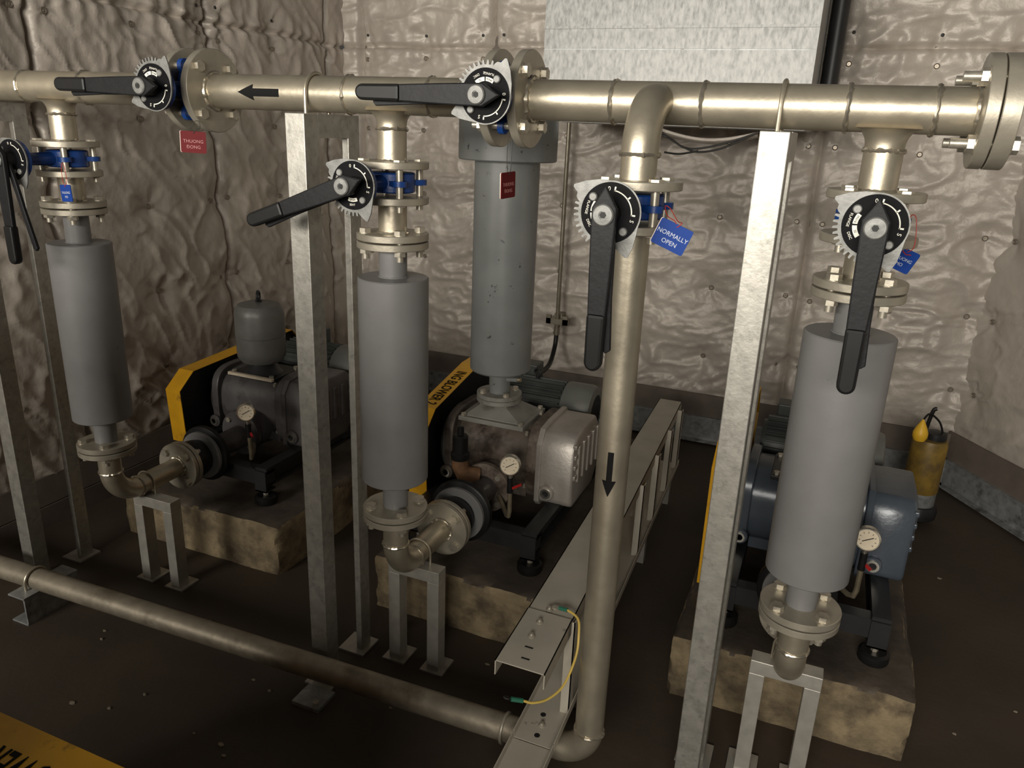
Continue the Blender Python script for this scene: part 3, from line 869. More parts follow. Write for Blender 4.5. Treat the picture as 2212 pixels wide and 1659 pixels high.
# ------------------------------------------------------------------ blowers
def blower(label, o, case_m, cover_m, prof, text=None, hood='dome', relief=False, rot=None, motor_m='motor_grey', gauge=(0.165, 0.14, 0.405), gw=0.080):
    """o: discharge x, plinth front y, plinth top z; local coordinates"""
    t = thing('blower', label, 'blower', o, 'belt driven blower units', rot if rot else (0, 0, 0))
    # skid
    sk = MB()
    fx0, fx1 = -0.228, 0.285
    bz0, bz1 = 0.085, 0.150
    sk.box((fx0, 0.135, bz0), (fx1, 0.185, bz1)); sk.box((fx0, 0.70, bz0), (fx1, 0.75, bz1)); sk.box((fx0, 1.18, bz0), (fx1, 1.23, bz1))
    for x in (fx0, fx1 - 0.055):
        sk.box((x, 0.135, bz0 + 0.052), (x + 0.055, 1.23, bz1 + 0.012)); sk.box((x, 0.135, bz0 - 0.006), (x + 0.055, 1.23, bz0 + 0.006)); sk.box((x + 0.022, 0.135, bz0), (x + 0.032, 1.23, bz1))
    put('skid_frame', sk, 'frame_black', t)
    for x in (fx0 + 0.0275, fx1 - 0.0275):
        for y in (0.155, 1.20):
            put('foot_bracket', MB().box((x - 0.028, y - 0.030, 0.058), (x + 0.028, y - 0.020, bz1)).box((x - 0.028, y - 0.030, 0.058), (x + 0.028, y + 0.03, 0.064)), 'frame_black', t)
            p = inst('rubber_foot', PAD_M, t, (x, y, 0)); ORG[p.name] = V((0, 0, 0))
            inst('foot_bolt', PADB_M, p, (0, 0, 0.034))
    # casing: two lobed rounded housing, flow axis tilted, extruded along x
    cy, cz = 0.56, 0.295
    sec = []
    for i in range(40):
        a_ = 2 * PI * i / 40
        sec.append((cy + 0.155 * math.copysign(abs(math.cos(a_)) ** 0.75, math.cos(a_)), cz + 0.140 * math.copysign(abs(math.sin(a_)) ** 0.75, math.sin(a_))))
    put('casing', MB().prism(sec, (-0.185, 0, 0), (0, 1, 0), (0, 0, 1), (0.325, 0, 0)), case_m, t, bevel=0.004)
    for xx in (-0.12, -0.02, 0.08):
        pass
    put('casing_foot', MB().box((-0.17, 0.42, 0.150), (0.13, 0.48, 0.19)), case_m, t)
    put('casing_foot', MB().box((-0.17, 0.64, 0.150), (0.13, 0.70, 0.19)), case_m, t)
    ep = [(cy + 0.175 * math.copysign(abs(math.cos(a_)) ** 0.55, math.cos(a_)), cz + 0.158 * math.copysign(abs(math.sin(a_)) ** 0.55, math.sin(a_))) for a_ in [2 * PI * i / 40 for i in range(40)]]
    put('end_plate', MB().prism(ep, (0.135, 0, 0), (0, 1, 0), (0, 0, 1), (0.045, 0, 0)), case_m, t, bevel=0.004)
    put('end_plate', MB().prism(ep, (-0.215, 0, 0), (0, 1, 0), (0, 0, 1), (0.035, 0, 0)), case_m, t, bevel=0.004)
    put('drive_cover', MB().lathe([(0.150, 0.0), (0.150, 0.012), (0.135, 0.028), (0.10, 0.034)], (-0.213, cy - 0.02, cz), (-1, 0, 0), 40), 'motor_cover' if relief else case_m, t)
    bm_ = MB().prism(HEX(0.011), (0, 0, 0), (1, 0, 0), (0, 1, 0), (0, 0, 0.010)).mesh('plate_bolt', 'bolt_steel')
    for yy, zz in ((0.41, 0.42), (0.41, 0.20), (0.56, 0.455), (0.70, 0.42)):
        inst('plate_bolt', bm_, t, (0.133, yy, zz), rotto((-1, 0, 0)))
    # gear cover with ribs
    gc = []
    y0, y1, z0, z1, ch = 0.385, 0.72, 0.150, 0.452, 0.06
    gc = [(y0, z0 + 0.02), (y0, z1 - ch), (y0 + ch * 0.6, z1 - 0.008), (y0 + 0.12, z1), (y1 - ch, z1), (y1, z1 - ch), (y1, z0 + ch), (y1 - ch, z0), (y0 + 0.02, z0)]
    cov = put('gear_cover', MB().prism(gc, (0.178, 0, 0), (0, 1, 0), (0, 0, 1), (0.150, 0, 0)), cover_m, t, bevel=0.022, ang=40)
    put('cover_rim', MB().prism([(0.552 + (a_ - 0.552) * 1.05, 0.30 + (b_ - 0.30) * 1.06) for a_, b_ in gc], (0.178, 0, 0), (0, 1, 0), (0, 0, 1), (0.022, 0, 0)), cover_m, t, bevel=0.004)
    for k in range(5):
        yy = 0.43 + k * 0.06
        put('rib', MB().box((0.322, yy, 0.25), (0.336, yy + 0.022, 0.40)), cover_m, cov, bevel=0.004)
    for k in range(4):
        zz = 0.27 + k * 0.042
        put('rib', MB().box((0.318, 0.374 + 0.02, zz), (0.334, 0.42, zz + 0.018)), cover_m, cov, bevel=0.004)
    pl = put('sight_boss', MB().lathe([(0.030, 0), (0.030, 0.012), (0.027, 0.016)], (0.228, 0.388, 0.205), (0, -1, 0), 24), cover_m, t)
    put('sight_glass_ring', MB().lathe([(0.021, 0.014), (0.021, 0.022), (0.013, 0.022), (0.012, 0.016)], (0.228, 0.388, 0.205), (0, -1, 0), 24), 'gauge_ring', pl)
    put('sight_glass', MB().cyl((0.228, 0.375, 0.205), (0.228, 0.371, 0.205), 0.012, n=20), 'dark_hole', pl)
    put('sight_boss', MB().lathe([(0.028, 0), (0.028, 0.012), (0.024, 0.016)], (-0.200, 0.388, 0.205), (0, -1, 0), 24), case_m, t)
    put('sight_glass_ring', MB().lathe([(0.019, 0.014), (0.019, 0.022), (0.012, 0.022), (0.011, 0.016)], (-0.200, 0.388, 0.205), (0, -1, 0), 24), 'gauge_ring', t)
    # discharge port
    put('discharge_nozzle', MB().lathe([(0.085, 0.0), (0.085, 0.10), (0.095, 0.14)], (0, 0.33, 0.205), (0, 1, 0), 36), case_m, t)
    df = put('discharge_flange', flange_mb((0, 0.312, 0.205), (0, 1, 0), 0.100, 0.022), case_m, t)
    fb = MB().prism(HEX(0.012), (0, 0, 0), (1, 0, 0), (0, 1, 0), (0, 0, 0.010)).mesh('flange_bolt', 'bolt_steel')
    for k in range(4):
        a_ = PI / 4 + k * PI / 2
        inst('flange_bolt', fb, df, (0.078 * math.cos(a_), 0.312, 0.205 + 0.078 * math.sin(a_)), rotto((0, -1, 0)))
    # pressure gauge on a bent pipe
    gx, gy, gz = gauge
    put('gauge_pipe', MB().tube([(gx - 0.10, 0.30, gz - 0.215), (gx - 0.06, 0.25, gz - 0.225)] + [(gx - 0.02, gy + 0.05, gz - 0.225), (gx - 0.005, gy + 0.03, gz - 0.215), (gx, gy + 0.026, gz - 0.19), (gx, gy + 0.022, gz - 0.11)], 0.0085, 12), 'brass', t)
    put('gauge_cock', MB().cyl((gx, gy + 0.022, gz - 0.115), (gx, gy + 0.020, gz - 0.055), 0.011, n=14), 'black_rubber', t)
    put('cock_handle', MB().bar((gx + 0.01, gy + 0.02, gz - 0.095), (gx + (0.045 if relief else 0.026), gy + 0.012, gz - 0.070 if relief else gz - 0.105), 0.007, 0.009), 'red_handle', t)
    gd = V((0.0 - (o[0] + gx), 0 - (o[1] + gy), 0.55)).normalized() if not rot else V((0, -1, 0.2)).normalized()
    gd = V((gd.x * 0.7, gd.y, 0.12)).normalized()
    c = V((gx, gy + 0.018, gz))
    gg = put('pressure_gauge', MB().lathe([(0.030, 0), (0.037, 0.004), (0.037, 0.026), (0.034, 0.030), (0.0315, 0.030), (0.0315, 0.026)], c, gd, 36), 'gauge_ring', t)
    put('gauge_stem', MB().cyl(c + V((0, 0, -0.030)), c + V((0, 0.002, -0.058)), 0.008, n=12), 'gauge_ring', gg)
    put('gauge_face', MB().cyl(c + gd * 0.0255, c + gd * 0.0275, 0.0314, n=32), 'gauge_face', gg)
    a1, u1, v1 = basis(gd)
    upv = (V((0, 0, 1)) - gd * gd.z).normalized(); rt = gd.cross(upv) * -1
    nd = (rt * 0.8 + upv * 0.45).normalized()
    cf = c + gd * 0.0285
    put('needle', MB().bar(cf - nd * 0.016, cf + nd * 0.018, 0.0022, 0.0012, gd), 'black_text', gg)
    tk = MB()
    for k in range(9):
        a_ = math.radians(225 - 270 * k / 8)
        dd = rt * math.cos(a_) + upv * math.sin(a_)
        tk.bar(cf + dd * 0.020, cf + dd * 0.025, 0.0013, 0.0006, gd)
    put('gauge_scale', tk, 'black_text', gg)
    # relief valve
    if relief:
        put('relief_elbow', MB().tube([(-0.02, 0.30, 0.26), (-0.075, 0.27, 0.27), (-0.085, 0.265, 0.30), (-0.085, 0.265, 0.335)], [0.03, 0.032, 0.032, 0.030], 18), 'rust', t)
        put('relief_valve', MB().lathe([(0.034, 0), (0.036, 0.01), (0.036, 0.024), (0.029, 0.03), (0.029, 0.092), (0.024, 0.098), (0.013, 0.100), (0.013, 0.128), (0.008, 0.132)], (-0.085, 0.265, 0.33), (0, 0, 1), 24), 'black_rubber', t)
    # belt guard: yellow rim strip, black side sheet
    X0, X1 = -0.315, -0.315 + gw
    thk = 0.004
    n = len(prof)
    cyc = sum(p[0] for p in prof) / n; czc = sum(p[1] for p in prof) / n
    inner = [(cyc + (p[0] - cyc) * 0.992, czc + (p[1] - czc) * 0.985) for p in prof]
    rim = MB()
    for k in range(n):
        a_, b_ = prof[k], prof[(k + 1) % n]; c_, d_ = inner[(k + 1) % n], inner[k]
        rim.prism([a_, b_, c_, d_], (X0, 0, 0), (0, 1, 0), (0, 0, 1), (X1 - X0, 0, 0))
    gr = put('belt_guard_rim', rim, 'yellow', t)
    put('belt_guard_side', MB().prism(inner, (X0 + 0.002, 0, 0), (0, 1, 0), (0, 0, 1), (0.003, 0, 0)), 'yellow', t)
    put('belt_guard_back', MB().prism(inner, (X1 - 0.026, 0, 0), (0, 1, 0), (0, 0, 1), (0.003, 0, 0)), 'frame_black', t)
    put('pulley', MB().lathe([(0.06, -0.020), (0.085, -0.016), (0.085, 0.014), (0.05, 0.018), (0.03, 0.05)], (-0.245, cy, cz + 0.01), (1, 0, 0), 36), 'casing_dark', t)
    if text:
        i0, s_, size, tpos, cond = text
        a_, b_ = V((0, *prof[i0])), V((0, *prof[(i0 + 1) % n]))
        d_ = (b_ - a_).normalized()
        nrm = V((0, -d_.z, d_.y))
        if nrm.z < 0: nrm = -nrm
        mid = a_.lerp(b_, tpos) + V(((X0 + X1) / 2, 0, 0)) + nrm * 0.001
        # reads from the far side: letters run towards the front
        ex = -d_ if d_.y > 0 else d_
        ey = nrm.cross(ex)
        M = Matrix(((ex.x, ey.x, nrm.x, mid.x), (ex.y, ey.y, nrm.y, mid.y), (ex.z, ey.z, nrm.z, mid.z), (0, 0, 0, 1)))
        text_obj('guard_lettering', s_, size, 'black_text', gr, M @ Matrix.Diagonal((cond, 1, 1, 1)), 0.0004, bold=0.012)
    # motor behind
    my, mz = 0.93, 0.355
    put('motor_body', MB().cyl((-0.20, my, mz), (0.115, my, mz), 0.098, n=40), motor_m, t)
    mo = t
    for k in range(22):
        a_ = math.radians(-60 + 300 * k / 21)
        d_ = V((0, math.cos(a_), math.sin(a_)))
        put('cooling_fin', MB().bar(V((-0.185, my, mz)) + d_ * 0.107, V((0.105, my, mz)) + d_ * 0.107, 0.005, 0.022, d_), motor_m, mo)
    fc = put('fan_cover', MB().lathe([(0.119, 0.0), (0.121, 0.01), (0.121, 0.105), (0.112, 0.128), (0.080, 0.134), (0.079, 0.131)], (0.115, my, mz), (1, 0, 0), 44), 'motor_cover', t)
    gl = MB()
    for k in range(11):
        yy = -0.07 + 0.014 * k
        hh = math.sqrt(max(0.0, 0.079 ** 2 - yy * yy))
        gl.box((0.2455, my + yy - 0.002, mz - hh), (0.2485, my + yy + 0.002, mz + hh))
        gl.box((0.2455, my - hh, mz + yy - 0.002), (0.2485, my + hh, mz + yy + 0.002))
    put('fan_grille', gl, 'frame_black', fc)
    put('fan_opening', MB().cyl((0.243, my, mz), (0.2455, my, mz), 0.079, n=32), 'dark_hole', fc)
    put('motor_foot', MB().box((-0.15, my - 0.13, 0.162), (0.09, my - 0.04, 0.245)), motor_m, t)
    put('motor_foot', MB().box((-0.15, my + 0.04, 0.162), (0.09, my + 0.13, 0.245)), motor_m, t)
    put('eye_bolt', MB().ring((-0.03, my, mz + 0.140), (0.5, 1, 0), 0.018, 0.0055, 28, 8).cyl((-0.03, my, mz + 0.09), (-0.03, my, mz + 0.124), 0.008, n=12), 'frame_black', t)
    put('terminal_box', MB().box((-0.16, my + 0.07, mz + 0.07), (-0.06, my + 0.16, mz + 0.15)), motor_m, t, bevel=0.006)
    # inlet
    if hood == 'filter':
        hp = put('inlet_plate', MB().box((-0.165, 0.405, 0.425), (0.110, 0.655, 0.443)), 'hood_grey', t, bevel=0.002)
        vs = [(-0.15, 0.42, 0.443), (0.095, 0.42, 0.443), (0.095, 0.64, 0.443), (-0.15, 0.64, 0.443)]
        top = [(-0.09, 0.475, 0.492), (0.0, 0.475, 0.492), (0.0, 0.585, 0.492), (-0.09, 0.585, 0.492)]
        put('inlet_hood', MB().add(vs + top, [(0, 3, 2, 1), (4, 5, 6, 7), (0, 1, 5, 4), (1, 2, 6, 5), (2, 3, 7, 6), (3, 0, 4, 7)]), 'hood_grey', t, bevel=0.004)
        put('inlet_flange', flange_mb((-0.045, 0.53, 0.492), (0, 0, 1), 0.090, 0.017), 'hood_grey', t)
        for xx, yy in ((-0.148, 0.42), (0.093, 0.42), (0.093, 0.64), (-0.148, 0.64)):
            inst('plate_bolt', bm_, t, (xx, yy, 0.443))
    else:
        put('inlet_plate', MB().box((-0.13, 0.41, 0.425), (0.110, 0.62, 0.440)), 'frame_black', t, bevel=0.002)
        put('inlet_neck', MB().lathe([(0.09, 0.44), (0.075, 0.455), (0.055, 0.485)], (0.0 if o[0] > -1 else -0.012, 0.50, 0), (0, 0, 1), 32), 'frame_black', t)
        for xx, yy in ((-0.112, 0.43), (0.092, 0.43), (0.092, 0.60), (-0.112, 0.60)):
            inst('plate_bolt', bm_, t, (xx, yy, 0.440))
    return t


PA = [(0.235, 0.140), (0.222, 0.385), (0.310, 0.455), (0.62, 0.470), (1.00, 0.490), (1.09, 0.400), (1.06, 0.17)]
PB = [(0.280, 0.100), (0.262, 0.400), (0.345, 0.478), (0.74, 0.552), (1.02, 0.560), (1.11, 0.420), (1.06, 0.17)]
PC = [(0.300, 0.030), (0.292, 0.480), (0.370, 0.545), (0.74, 0.560), (1.02, 0.560), (1.11, 0.420), (1.06, 0.17)]
blower('dark grey blower with yellow belt guard under the dome silencer', (XA, 2.15, 0.22), 'casing_dark', 'casing_dark', PA, gauge=(0.185, 0.14, 0.392))
blower('oil stained blower with aluminium cover under the tall grey intake filter', (XB, 2.15, 0.22), 'casing_dirty', 'cover_alu', PB, (2, 'ING BLOWER 2', 0.062, 0.43, 0.70), 'filter', True, motor_m='motor_grey')
blower('glossy blue grey blower behind the silencer beside the galvanised post', (XD - 0.005, 2.15, 0.22), 'casing_blue', 'casing_blue', PC, None, 'dome', gauge=(0.175, 0.14, 0.410))

# intake dome silencers
for (bx, by, bz, lab) in ((XA - 0.012, 2.65, 0.70, 'small dark domed intake silencer with lifting eye on the dark blower'), (XD + 0.005, 2.65, 0.70, 'small domed intake silencer on the blue grey blower')):
    t = thing('intake_silencer', lab, 'silencer', (bx, by, bz), 'domed intake silencers')
    prof = [(0.055, 0.0), (0.088, 0.012), (0.104, 0.035), (0.1065, 0.06), (0.1065, 0.125)]
    put('lower_shell', MB().lathe(prof + [(0.1045, 0.1275)], (bx, by, bz), (0, 0, 1), 56), 'dome_grey', t)
    put('upper_shell', MB().lathe([(0.1045, 0.1275), (0.1075, 0.130), (0.1075, 0.225), (0.103, 0.250), (0.090, 0.268), (0.06, 0.277), (0.01, 0.279)], (bx, by, bz), (0, 0, 1), 56), 'dome_grey', t)
    put('lifting_eye', MB().ring((bx, by, bz + 0.303), (0.9, 0.45, 0), 0.022, 0.006, 30, 8).cyl((bx, by, bz + 0.272), (bx, by, bz + 0.286), 0.014, n=16), 'frame_black', t)
# split timber packing on blower A
tag(put('wood_packing', MB().bar((XA - 0.115, 2.548, 0.664), (XA + 0.125, 2.548, 0.664), 0.016, 0.012), 'wood', None), 'pale split timber strip wedged under the dark blower inlet plate', 'wood strip')

# tall intake filter silencer on blower B
bx, by = XB - 0.045, 2.68
t = thing('intake_filter', 'tall grey intake filter silencer with wide top drum standing on the oil stained blower', 'silencer', (bx, by, 0.72))
put('flange', flange_mb((bx, by, 0.7305), (0, 0, 1), 0.090, 0.017), 'hood_grey', t)
put('neck', MB().cyl((bx, by, 0.745), (bx, by, 0.850), 0.042, n=36), 'intake_grey', t)
put('drain_nipple', MB().cyl((bx + 0.03, by - 0.01, 0.805), (bx + 0.085, by - 0.02, 0.815), 0.010, n=12), 'intake_grey', t)
put('drain_plug', MB().cyl((bx + 0.085, by - 0.02, 0.815), (bx + 0.098, by - 0.022, 0.817), 0.008, n=10), 'brass', t)
put('body', MB().lathe([(0.04, 0.838), (0.115, 0.842), (0.1195, 0.848), (0.1195, 1.65)], (bx, by, 0), (0, 0, 1), 72), 'intake_grey', t)
put('top_drum', MB().lathe([(0.175, 1.636), (0.179, 1.640), (0.179, 1.82), (0.172, 1.83)], (bx, by, 0), (0, 0, 1), 72), 'intake_grey', t)
bolts(t, bolt_mesh(0.036, 0.007, 'filter_bolt', 0.008), (bx, by, 0.7475), (0, 0, 1), 0.070)

# ------------------------------------------------------------------ foreground unit, mostly below the frame
fg_pl = MB().box((-2.2, -0.05, 0), (-0.45, 0.80, 0.10))
tag(put('concrete_plinth', fg_pl, 'concrete', None, bevel=0.01), 'low concrete base under the yellow guard lettered BLOWER in front of the added shade cabinet', 'plinth', 'concrete plinths')
PF = [(0.10, 0.030), (0.10, 0.470), (0.16, 0.540), (1.30, 0.540), (1.36, 0.46), (1.36, 0.42), (1.33, 0.03)]
blower('blower turned sideways with a wide yellow belt guard lettered BLOWER beside the added shade cabinet', (-1.95, 0.435, 0.10), 'casing_blue', 'casing_blue', PF, (2, 'BLOWER', 0.100, 0.553, 0.46), 'dome', rot=(0, 0, -PI / 2), gw=0.17)

cb = thing('shade_cabinet', 'unseen grey cabinet with three doors added behind the sideways blower to shade the floor', 'cabinet', (-1.8, -0.4, 0))  # unseen box added behind the camera to shade the middle of the floor
put('housing', MB().box((-2.25, -0.62, 0.06), (-0.60, -0.26, 1.70)), 'silencer_grey', cb, bevel=0.004)
put('base', MB().box((-2.23, -0.60, 0), (-0.62, -0.28, 0.06)), 'frame_black', cb)
for xx in (-2.22, -1.68, -1.14):
    dr = put('door', MB().box((xx, -0.637, 0.08), (xx + 0.53, -0.62, 1.66)), 'silencer_grey', cb, bevel=0.003)
    put('handle', MB().box((xx + (0.40 if xx < -2 else 0.04), -0.655, 0.80), (xx + (0.42 if xx < -2 else 0.06), -0.637, 0.92)), 'frame_black', dr)

# ------------------------------------------------------------------ cable tray on posts
tr = thing('cable_tray', 'beige sheet metal cable tray on short posts beside the tall down pipe', 'cable tray', (-0.56, 2.4, 0.1))
TZ = 0.490


def tray_pt(y, side, z):
    tt = (y - 1.47) / (3.65 - 1.47)
    xl = -0.608 + tt * (-0.668 + 0.608); xr = -0.475 + tt * (-0.557 + 0.475)
    return V((xl if side == 0 else xr, y, z))


def tray_piece(name, y0, y1, z, lip):
    b = MB()
    l0, l1, r0, r1 = tray_pt(y0, 0, z), tray_pt(y1, 0, z), tray_pt(y0, 1, z), tray_pt(y1, 1, z)
    th = 0.003
    dn = V((0, 0, -th)); D = V((0, 0, -lip))
    b.add([l0, r0, r1, l1, l0 + dn, r0 + dn, r1 + dn, l1 + dn], [(0, 1, 2, 3), (7, 6, 5, 4), (0, 4, 5, 1), (1, 5, 6, 2), (2, 6, 7, 3), (3, 7, 4, 0)])
    ex = V((th, 0, 0))
    for a_, b_, e in ((l0, l1, ex), (r0, r1, -ex)):
        b.add([a_, b_, b_ + D, a_ + D, a_ + e, b_ + e, b_ + D + e, a_ + D + e], [(0, 1, 2, 3), (7, 6, 5, 4), (0, 4, 5, 1), (1, 5, 6, 2), (2, 6, 7, 3), (3, 7, 4, 0)])
    return put(name, b, 'tray_paint', tr)


tray_piece('top_cover', 1.68, 3.66, TZ, 0.042)
ec = tray_piece('end_cover', 1.475, 1.715, TZ + 0.004, 0.044)
sm = MB().lathe([(0.010, 0), (0.010, 0.002), (0.006, 0.005), (0.005, 0.010)], (0, 0, 0), (0, 0, 1), 12).mesh('cover_screw', 'bolt_steel')
for y, fx in ((1.665, 0.40), (1.600, 0.40), (1.730, 0.45)):
    p = tray_pt(y, 0, TZ + 0.004).lerp(tray_pt(y, 1, TZ + 0.004), fx)
    inst('cover_screw', sm, tr, p)
for y, fx in ((1.555, 0.47), (1.510, 0.52)):
    p = tray_pt(y, 0, TZ + 0.0042).lerp(tray_pt(y, 1, TZ + 0.0042), fx)
    put('slot', MB().box(p + V((-0.011, -0.0025, 0)), p + V((0.011, 0.0025, 0.0006))), 'dark_hole', tr)
RZ = 0.185


def rail_pt(y, side, z):
    tt = (y - 1.55) / (3.6 - 1.55)
    xl = -0.585 + tt * (-0.645 + 0.585); xr = -0.466 + tt * (-0.528 + 0.466)
    return V((xl if side == 0 else xr, y, z))


def rail(y0, y1):
    b = MB(); th = 0.003
    l0, l1, r0, r1 = rail_pt(y0, 0, RZ), rail_pt(y1, 0, RZ), rail_pt(y0, 1, RZ), rail_pt(y1, 1, RZ)
    dn = V((0, 0, -th)); D = V((0, 0, 0.022)); ex = V((th, 0, 0))
    b.add([l0, r0, r1, l1, l0 + dn, r0 + dn, r1 + dn, l1 + dn], [(0, 1, 2, 3), (7, 6, 5, 4), (0, 4, 5, 1), (1, 5, 6, 2), (2, 6, 7, 3), (3, 7, 4, 0)])
    for a_, b_, e in ((l0, l1, ex), (r0, r1, -ex)):
        b.add([a_, b_, b_ + D, a_ + D, a_ + e, b_ + e, b_ + D + e, a_ + D + e], [(0, 1, 2, 3), (7, 6, 5, 4), (0, 4, 5, 1), (1, 5, 6, 2), (2, 6, 7, 3), (3, 7, 4, 0)])
    return b


put('bottom_rail', rail(1.30, 1.565), 'tray_paint', tr)
put('bottom_rail', rail(1.57, 3.60), 'tray_paint', tr)
for y in (1.715, 2.10, 2.64, 2.95, 3.255, 3.54):
    xr = rail_pt(y, 1, 0).x
    b = MB().box((xr - 0.030, y - 0.003, RZ), (xr - 0.004, y, TZ - 0.003)).box((xr - 0.007, y - 0.003, RZ), (xr - 0.004, y + 0.028, TZ - 0.003))
    put('post', b, 'tray_paint', tr)
    xl = rail_pt(y, 0, 0).x
    if y > 2: put('post', MB().box((xl + 0.004, y - 0.003, RZ), (xl + 0.026, y, TZ - 0.003)), 'tray_paint', tr)
for y in (1.95, 2.9, 3.5):
    put('foot', MB().box((rail_pt(y, 0, 0).x + 0.02, y, 0), (rail_pt(y, 1, 0).x - 0.02, y + 0.035, RZ - 0.003)), 'stand_paint', tr)
put('foot', MB().box((rail_pt(1.38, 0, 0).x + 0.02, 1.36, 0), (rail_pt(1.38, 1, 0).x - 0.02, 1.395, RZ - 0.003)), 'stand_paint', tr)
for (y, f_) in ((1.600, 0.50), (1.68, 0.42)):
    p = rail_pt(y, 0, RZ).lerp(rail_pt(y, 1, RZ), f_)
    put('bolt_hole', MB().cyl(p + V((0, 0, -0.0002)), p + V((0, 0, 0.0006)), 0.008, n=16), 'dark_hole', tr)
p = rail_pt(1.64, 0, RZ).lerp(rail_pt(1.64, 1, RZ), 0.5)
inst('cover_screw', sm, tr, p)

gw = thing('ground_wire', 'yellow earthing wire with green crimped ends hanging off the cable tray', 'wire', (-0.48, 1.70, 0.45))
wp = [V((-0.530, 1.735, 0.505)), V((-0.505, 1.732, 0.507)), V((-0.470, 1.715, 0.502)), V((-0.457, 1.690, 0.475)), V((-0.452, 1.66, 0.425)), V((-0.462, 1.60, 0.375)), V((-0.487, 1.55, 0.360)), V((-0.515, 1.515, 0.365)), V((-0.535, 1.500, 0.375)), V((-0.560, 1.485, 0.382))]


def smooth_path(ps, n=6):
    out = []
    P = [ps[0]] + ps + [ps[-1]]
    for i in range(1, len(P) - 2):
        for k in range(n):
            t_ = k / n
            a_, b_, c_, d_ = P[i - 1], P[i], P[i + 1], P[i + 2]
            out.append(0.5 * ((2 * b_) + (c_ - a_) * t_ + (2 * a_ - 5 * b_ + 4 * c_ - d_) * t_ ** 2 + (3 * b_ - a_ - 3 * c_ + d_) * t_ ** 3))
    out.append(ps[-1])
    return out


put('wire', MB().tube(smooth_path(wp), 0.0034, 8), 'wire_yellow', gw)
put('crimp', MB().cyl(wp[0], wp[1], 0.0058, n=10), 'wire_green', gw)
put('crimp', MB().cyl(wp[-2] + V((-0.002, 0, 0)), wp[-1] + V((-0.004, 0, 0)), 0.0062, n=10), 'wire_green', gw)
put('lug', MB().cyl(wp[0] + V((-0.012, 0, -0.004)), wp[0] + V((-0.012, 0, 0.0)), 0.009, n=12), 'bolt_steel', gw)
put('lug', MB().ring(wp[-1] + V((-0.016, 0, 0)), (0.1, 0.4, 1), 0.007, 0.002, 18, 6), 'wire_dark', gw)

# ------------------------------------------------------------------ floor pipe block support
t = thing('beam_support', 'short steel beam stub on the floor with a u bolt holding the floor pipe', 'support', (-2.45, 1.62, 0))
b = MB().box((-2.50, 1.505, 0.104), (-2.42, 1.72, 0.110)).box((-2.50, 1.505, 0), (-2.42, 1.72, 0.006)).box((-2.427, 1.507, 0.005), (-2.420, 1.718, 0.105))
put('beam', b, 'galv_dull', t)
ubolt(t, (-2.462, 1.588, 0.1355), (1, 0.03, 0), BR + 0.005, 0.100, 0.0048)
t2 = thing('floor_plate', 'flat steel plate lying on the floor below the floor pipe beside a support leg', 'plate', (-1.27, 1.62, 0))
put('plate', MB().box((-1.34, 1.585, 0), (-1.24, 1.675, 0.012)), 'galv_dull', t2)
put('anchor_bolt', MB().prism(HEX(0.011), (-1.262, 1.605, 0.012), (1, 0, 0), (0, 1, 0), (0, 0, 0.009)), 'bolt_steel', t2)

# ------------------------------------------------------------------ galvanised duct and surroundings
du = thing('air_duct', 'bright galvanised sheet metal duct hanging in front of the foil wall', 'duct', (-0.76, 4.0, 1.80))
dx0, dx1, dy0, dy1 = -1.345, -0.172, 3.57, 4.30
panels = [(1.785, 2.094), (2.098, 2.181), (2.190, 3.0)]
for z0, z1 in panels:
    put('duct_panel', MB().box((dx0, dy0, z0), (dx1 - 0.004, dy0 + 0.003, z1)), 'galv_duct', du)
put('duct_body', MB().box((dx0, dy0 + 0.004, 1.786), (dx1, dy1, 3.0)), 'galv_dull', du)
put('seam_strip', MB().box((dx0, dy0 - 0.006, 2.179), (dx1, dy0 + 0.004, 2.190)), 'galv_duct', du)
put('corner_flange', MB().box((dx1 - 0.004, dy0 - 0.003, 1.785), (dx1 + 0.0, dy0 + 0.01, 3.0)), 'galv_duct', du)
t = tag(put('upright_cylinder', MB().tube([(-0.125, 4.20, 1.80), (-0.125, 4.20, 3.0)], 0.040, 20), 'frame_black', None), 'dark upright cylinder close beside the galvanised duct', 'pipe')  # black cylinder standing in for the dark strip beside the duct
t['label'] = 'dark vertical pipe close beside the galvanised duct'
fp = MB()
N_ = 14
vs = []; fs = []
for i in range(N_ + 1):
    s_ = i / N_
    x = -0.78 + 0.42 * s_
    sag = 0.035 * math.sin(PI * s_)
    for k, (dy, dz) in enumerate(((0, 0), (0.004, -0.012), (0.02, -0.022), (0.06, -0.022))):
        vs.append((x, 3.60 + dy, 1.775 - sag + dz))
for i in range(N_):
    for k in range(3):
        fs.append((i * 4 + k, (i + 1) * 4 + k, (i + 1) * 4 + k + 1, i * 4 + k + 1))
fo = tag(put('foil_flap', fp.add(vs, fs), 'foil', None), 'loose pale foil flap sagging under the galvanised duct', 'insulation')
so = fo.modifiers.new('thick', 'SOLIDIFY'); so.thickness = 0.003
wi = thing('loose_wires', 'dark loose wires dangling under the galvanised duct', 'wires', (-0.55, 3.62, 1.70))
for ps in ([(-0.85, 3.59, 1.76), (-0.74, 3.58, 1.735), (-0.66, 3.58, 1.695), (-0.57, 3.58, 1.700), (-0.45, 3.58, 1.735), (-0.36, 3.59, 1.77)],
           [(-0.78, 3.59, 1.76), (-0.71, 3.57, 1.72), (-0.67, 3.57, 1.70), (-0.60, 3.57, 1.68), (-0.50, 3.57, 1.70), (-0.40, 3.58, 1.75)],
           [(-0.60, 3.575, 1.685), (-0.68, 3.575, 1.668), (-0.75, 3.58, 1.672)]):
    put('wire', MB().tube(smooth_path([V(p) for p in ps]), 0.0045, 7), 'wire_dark', wi)

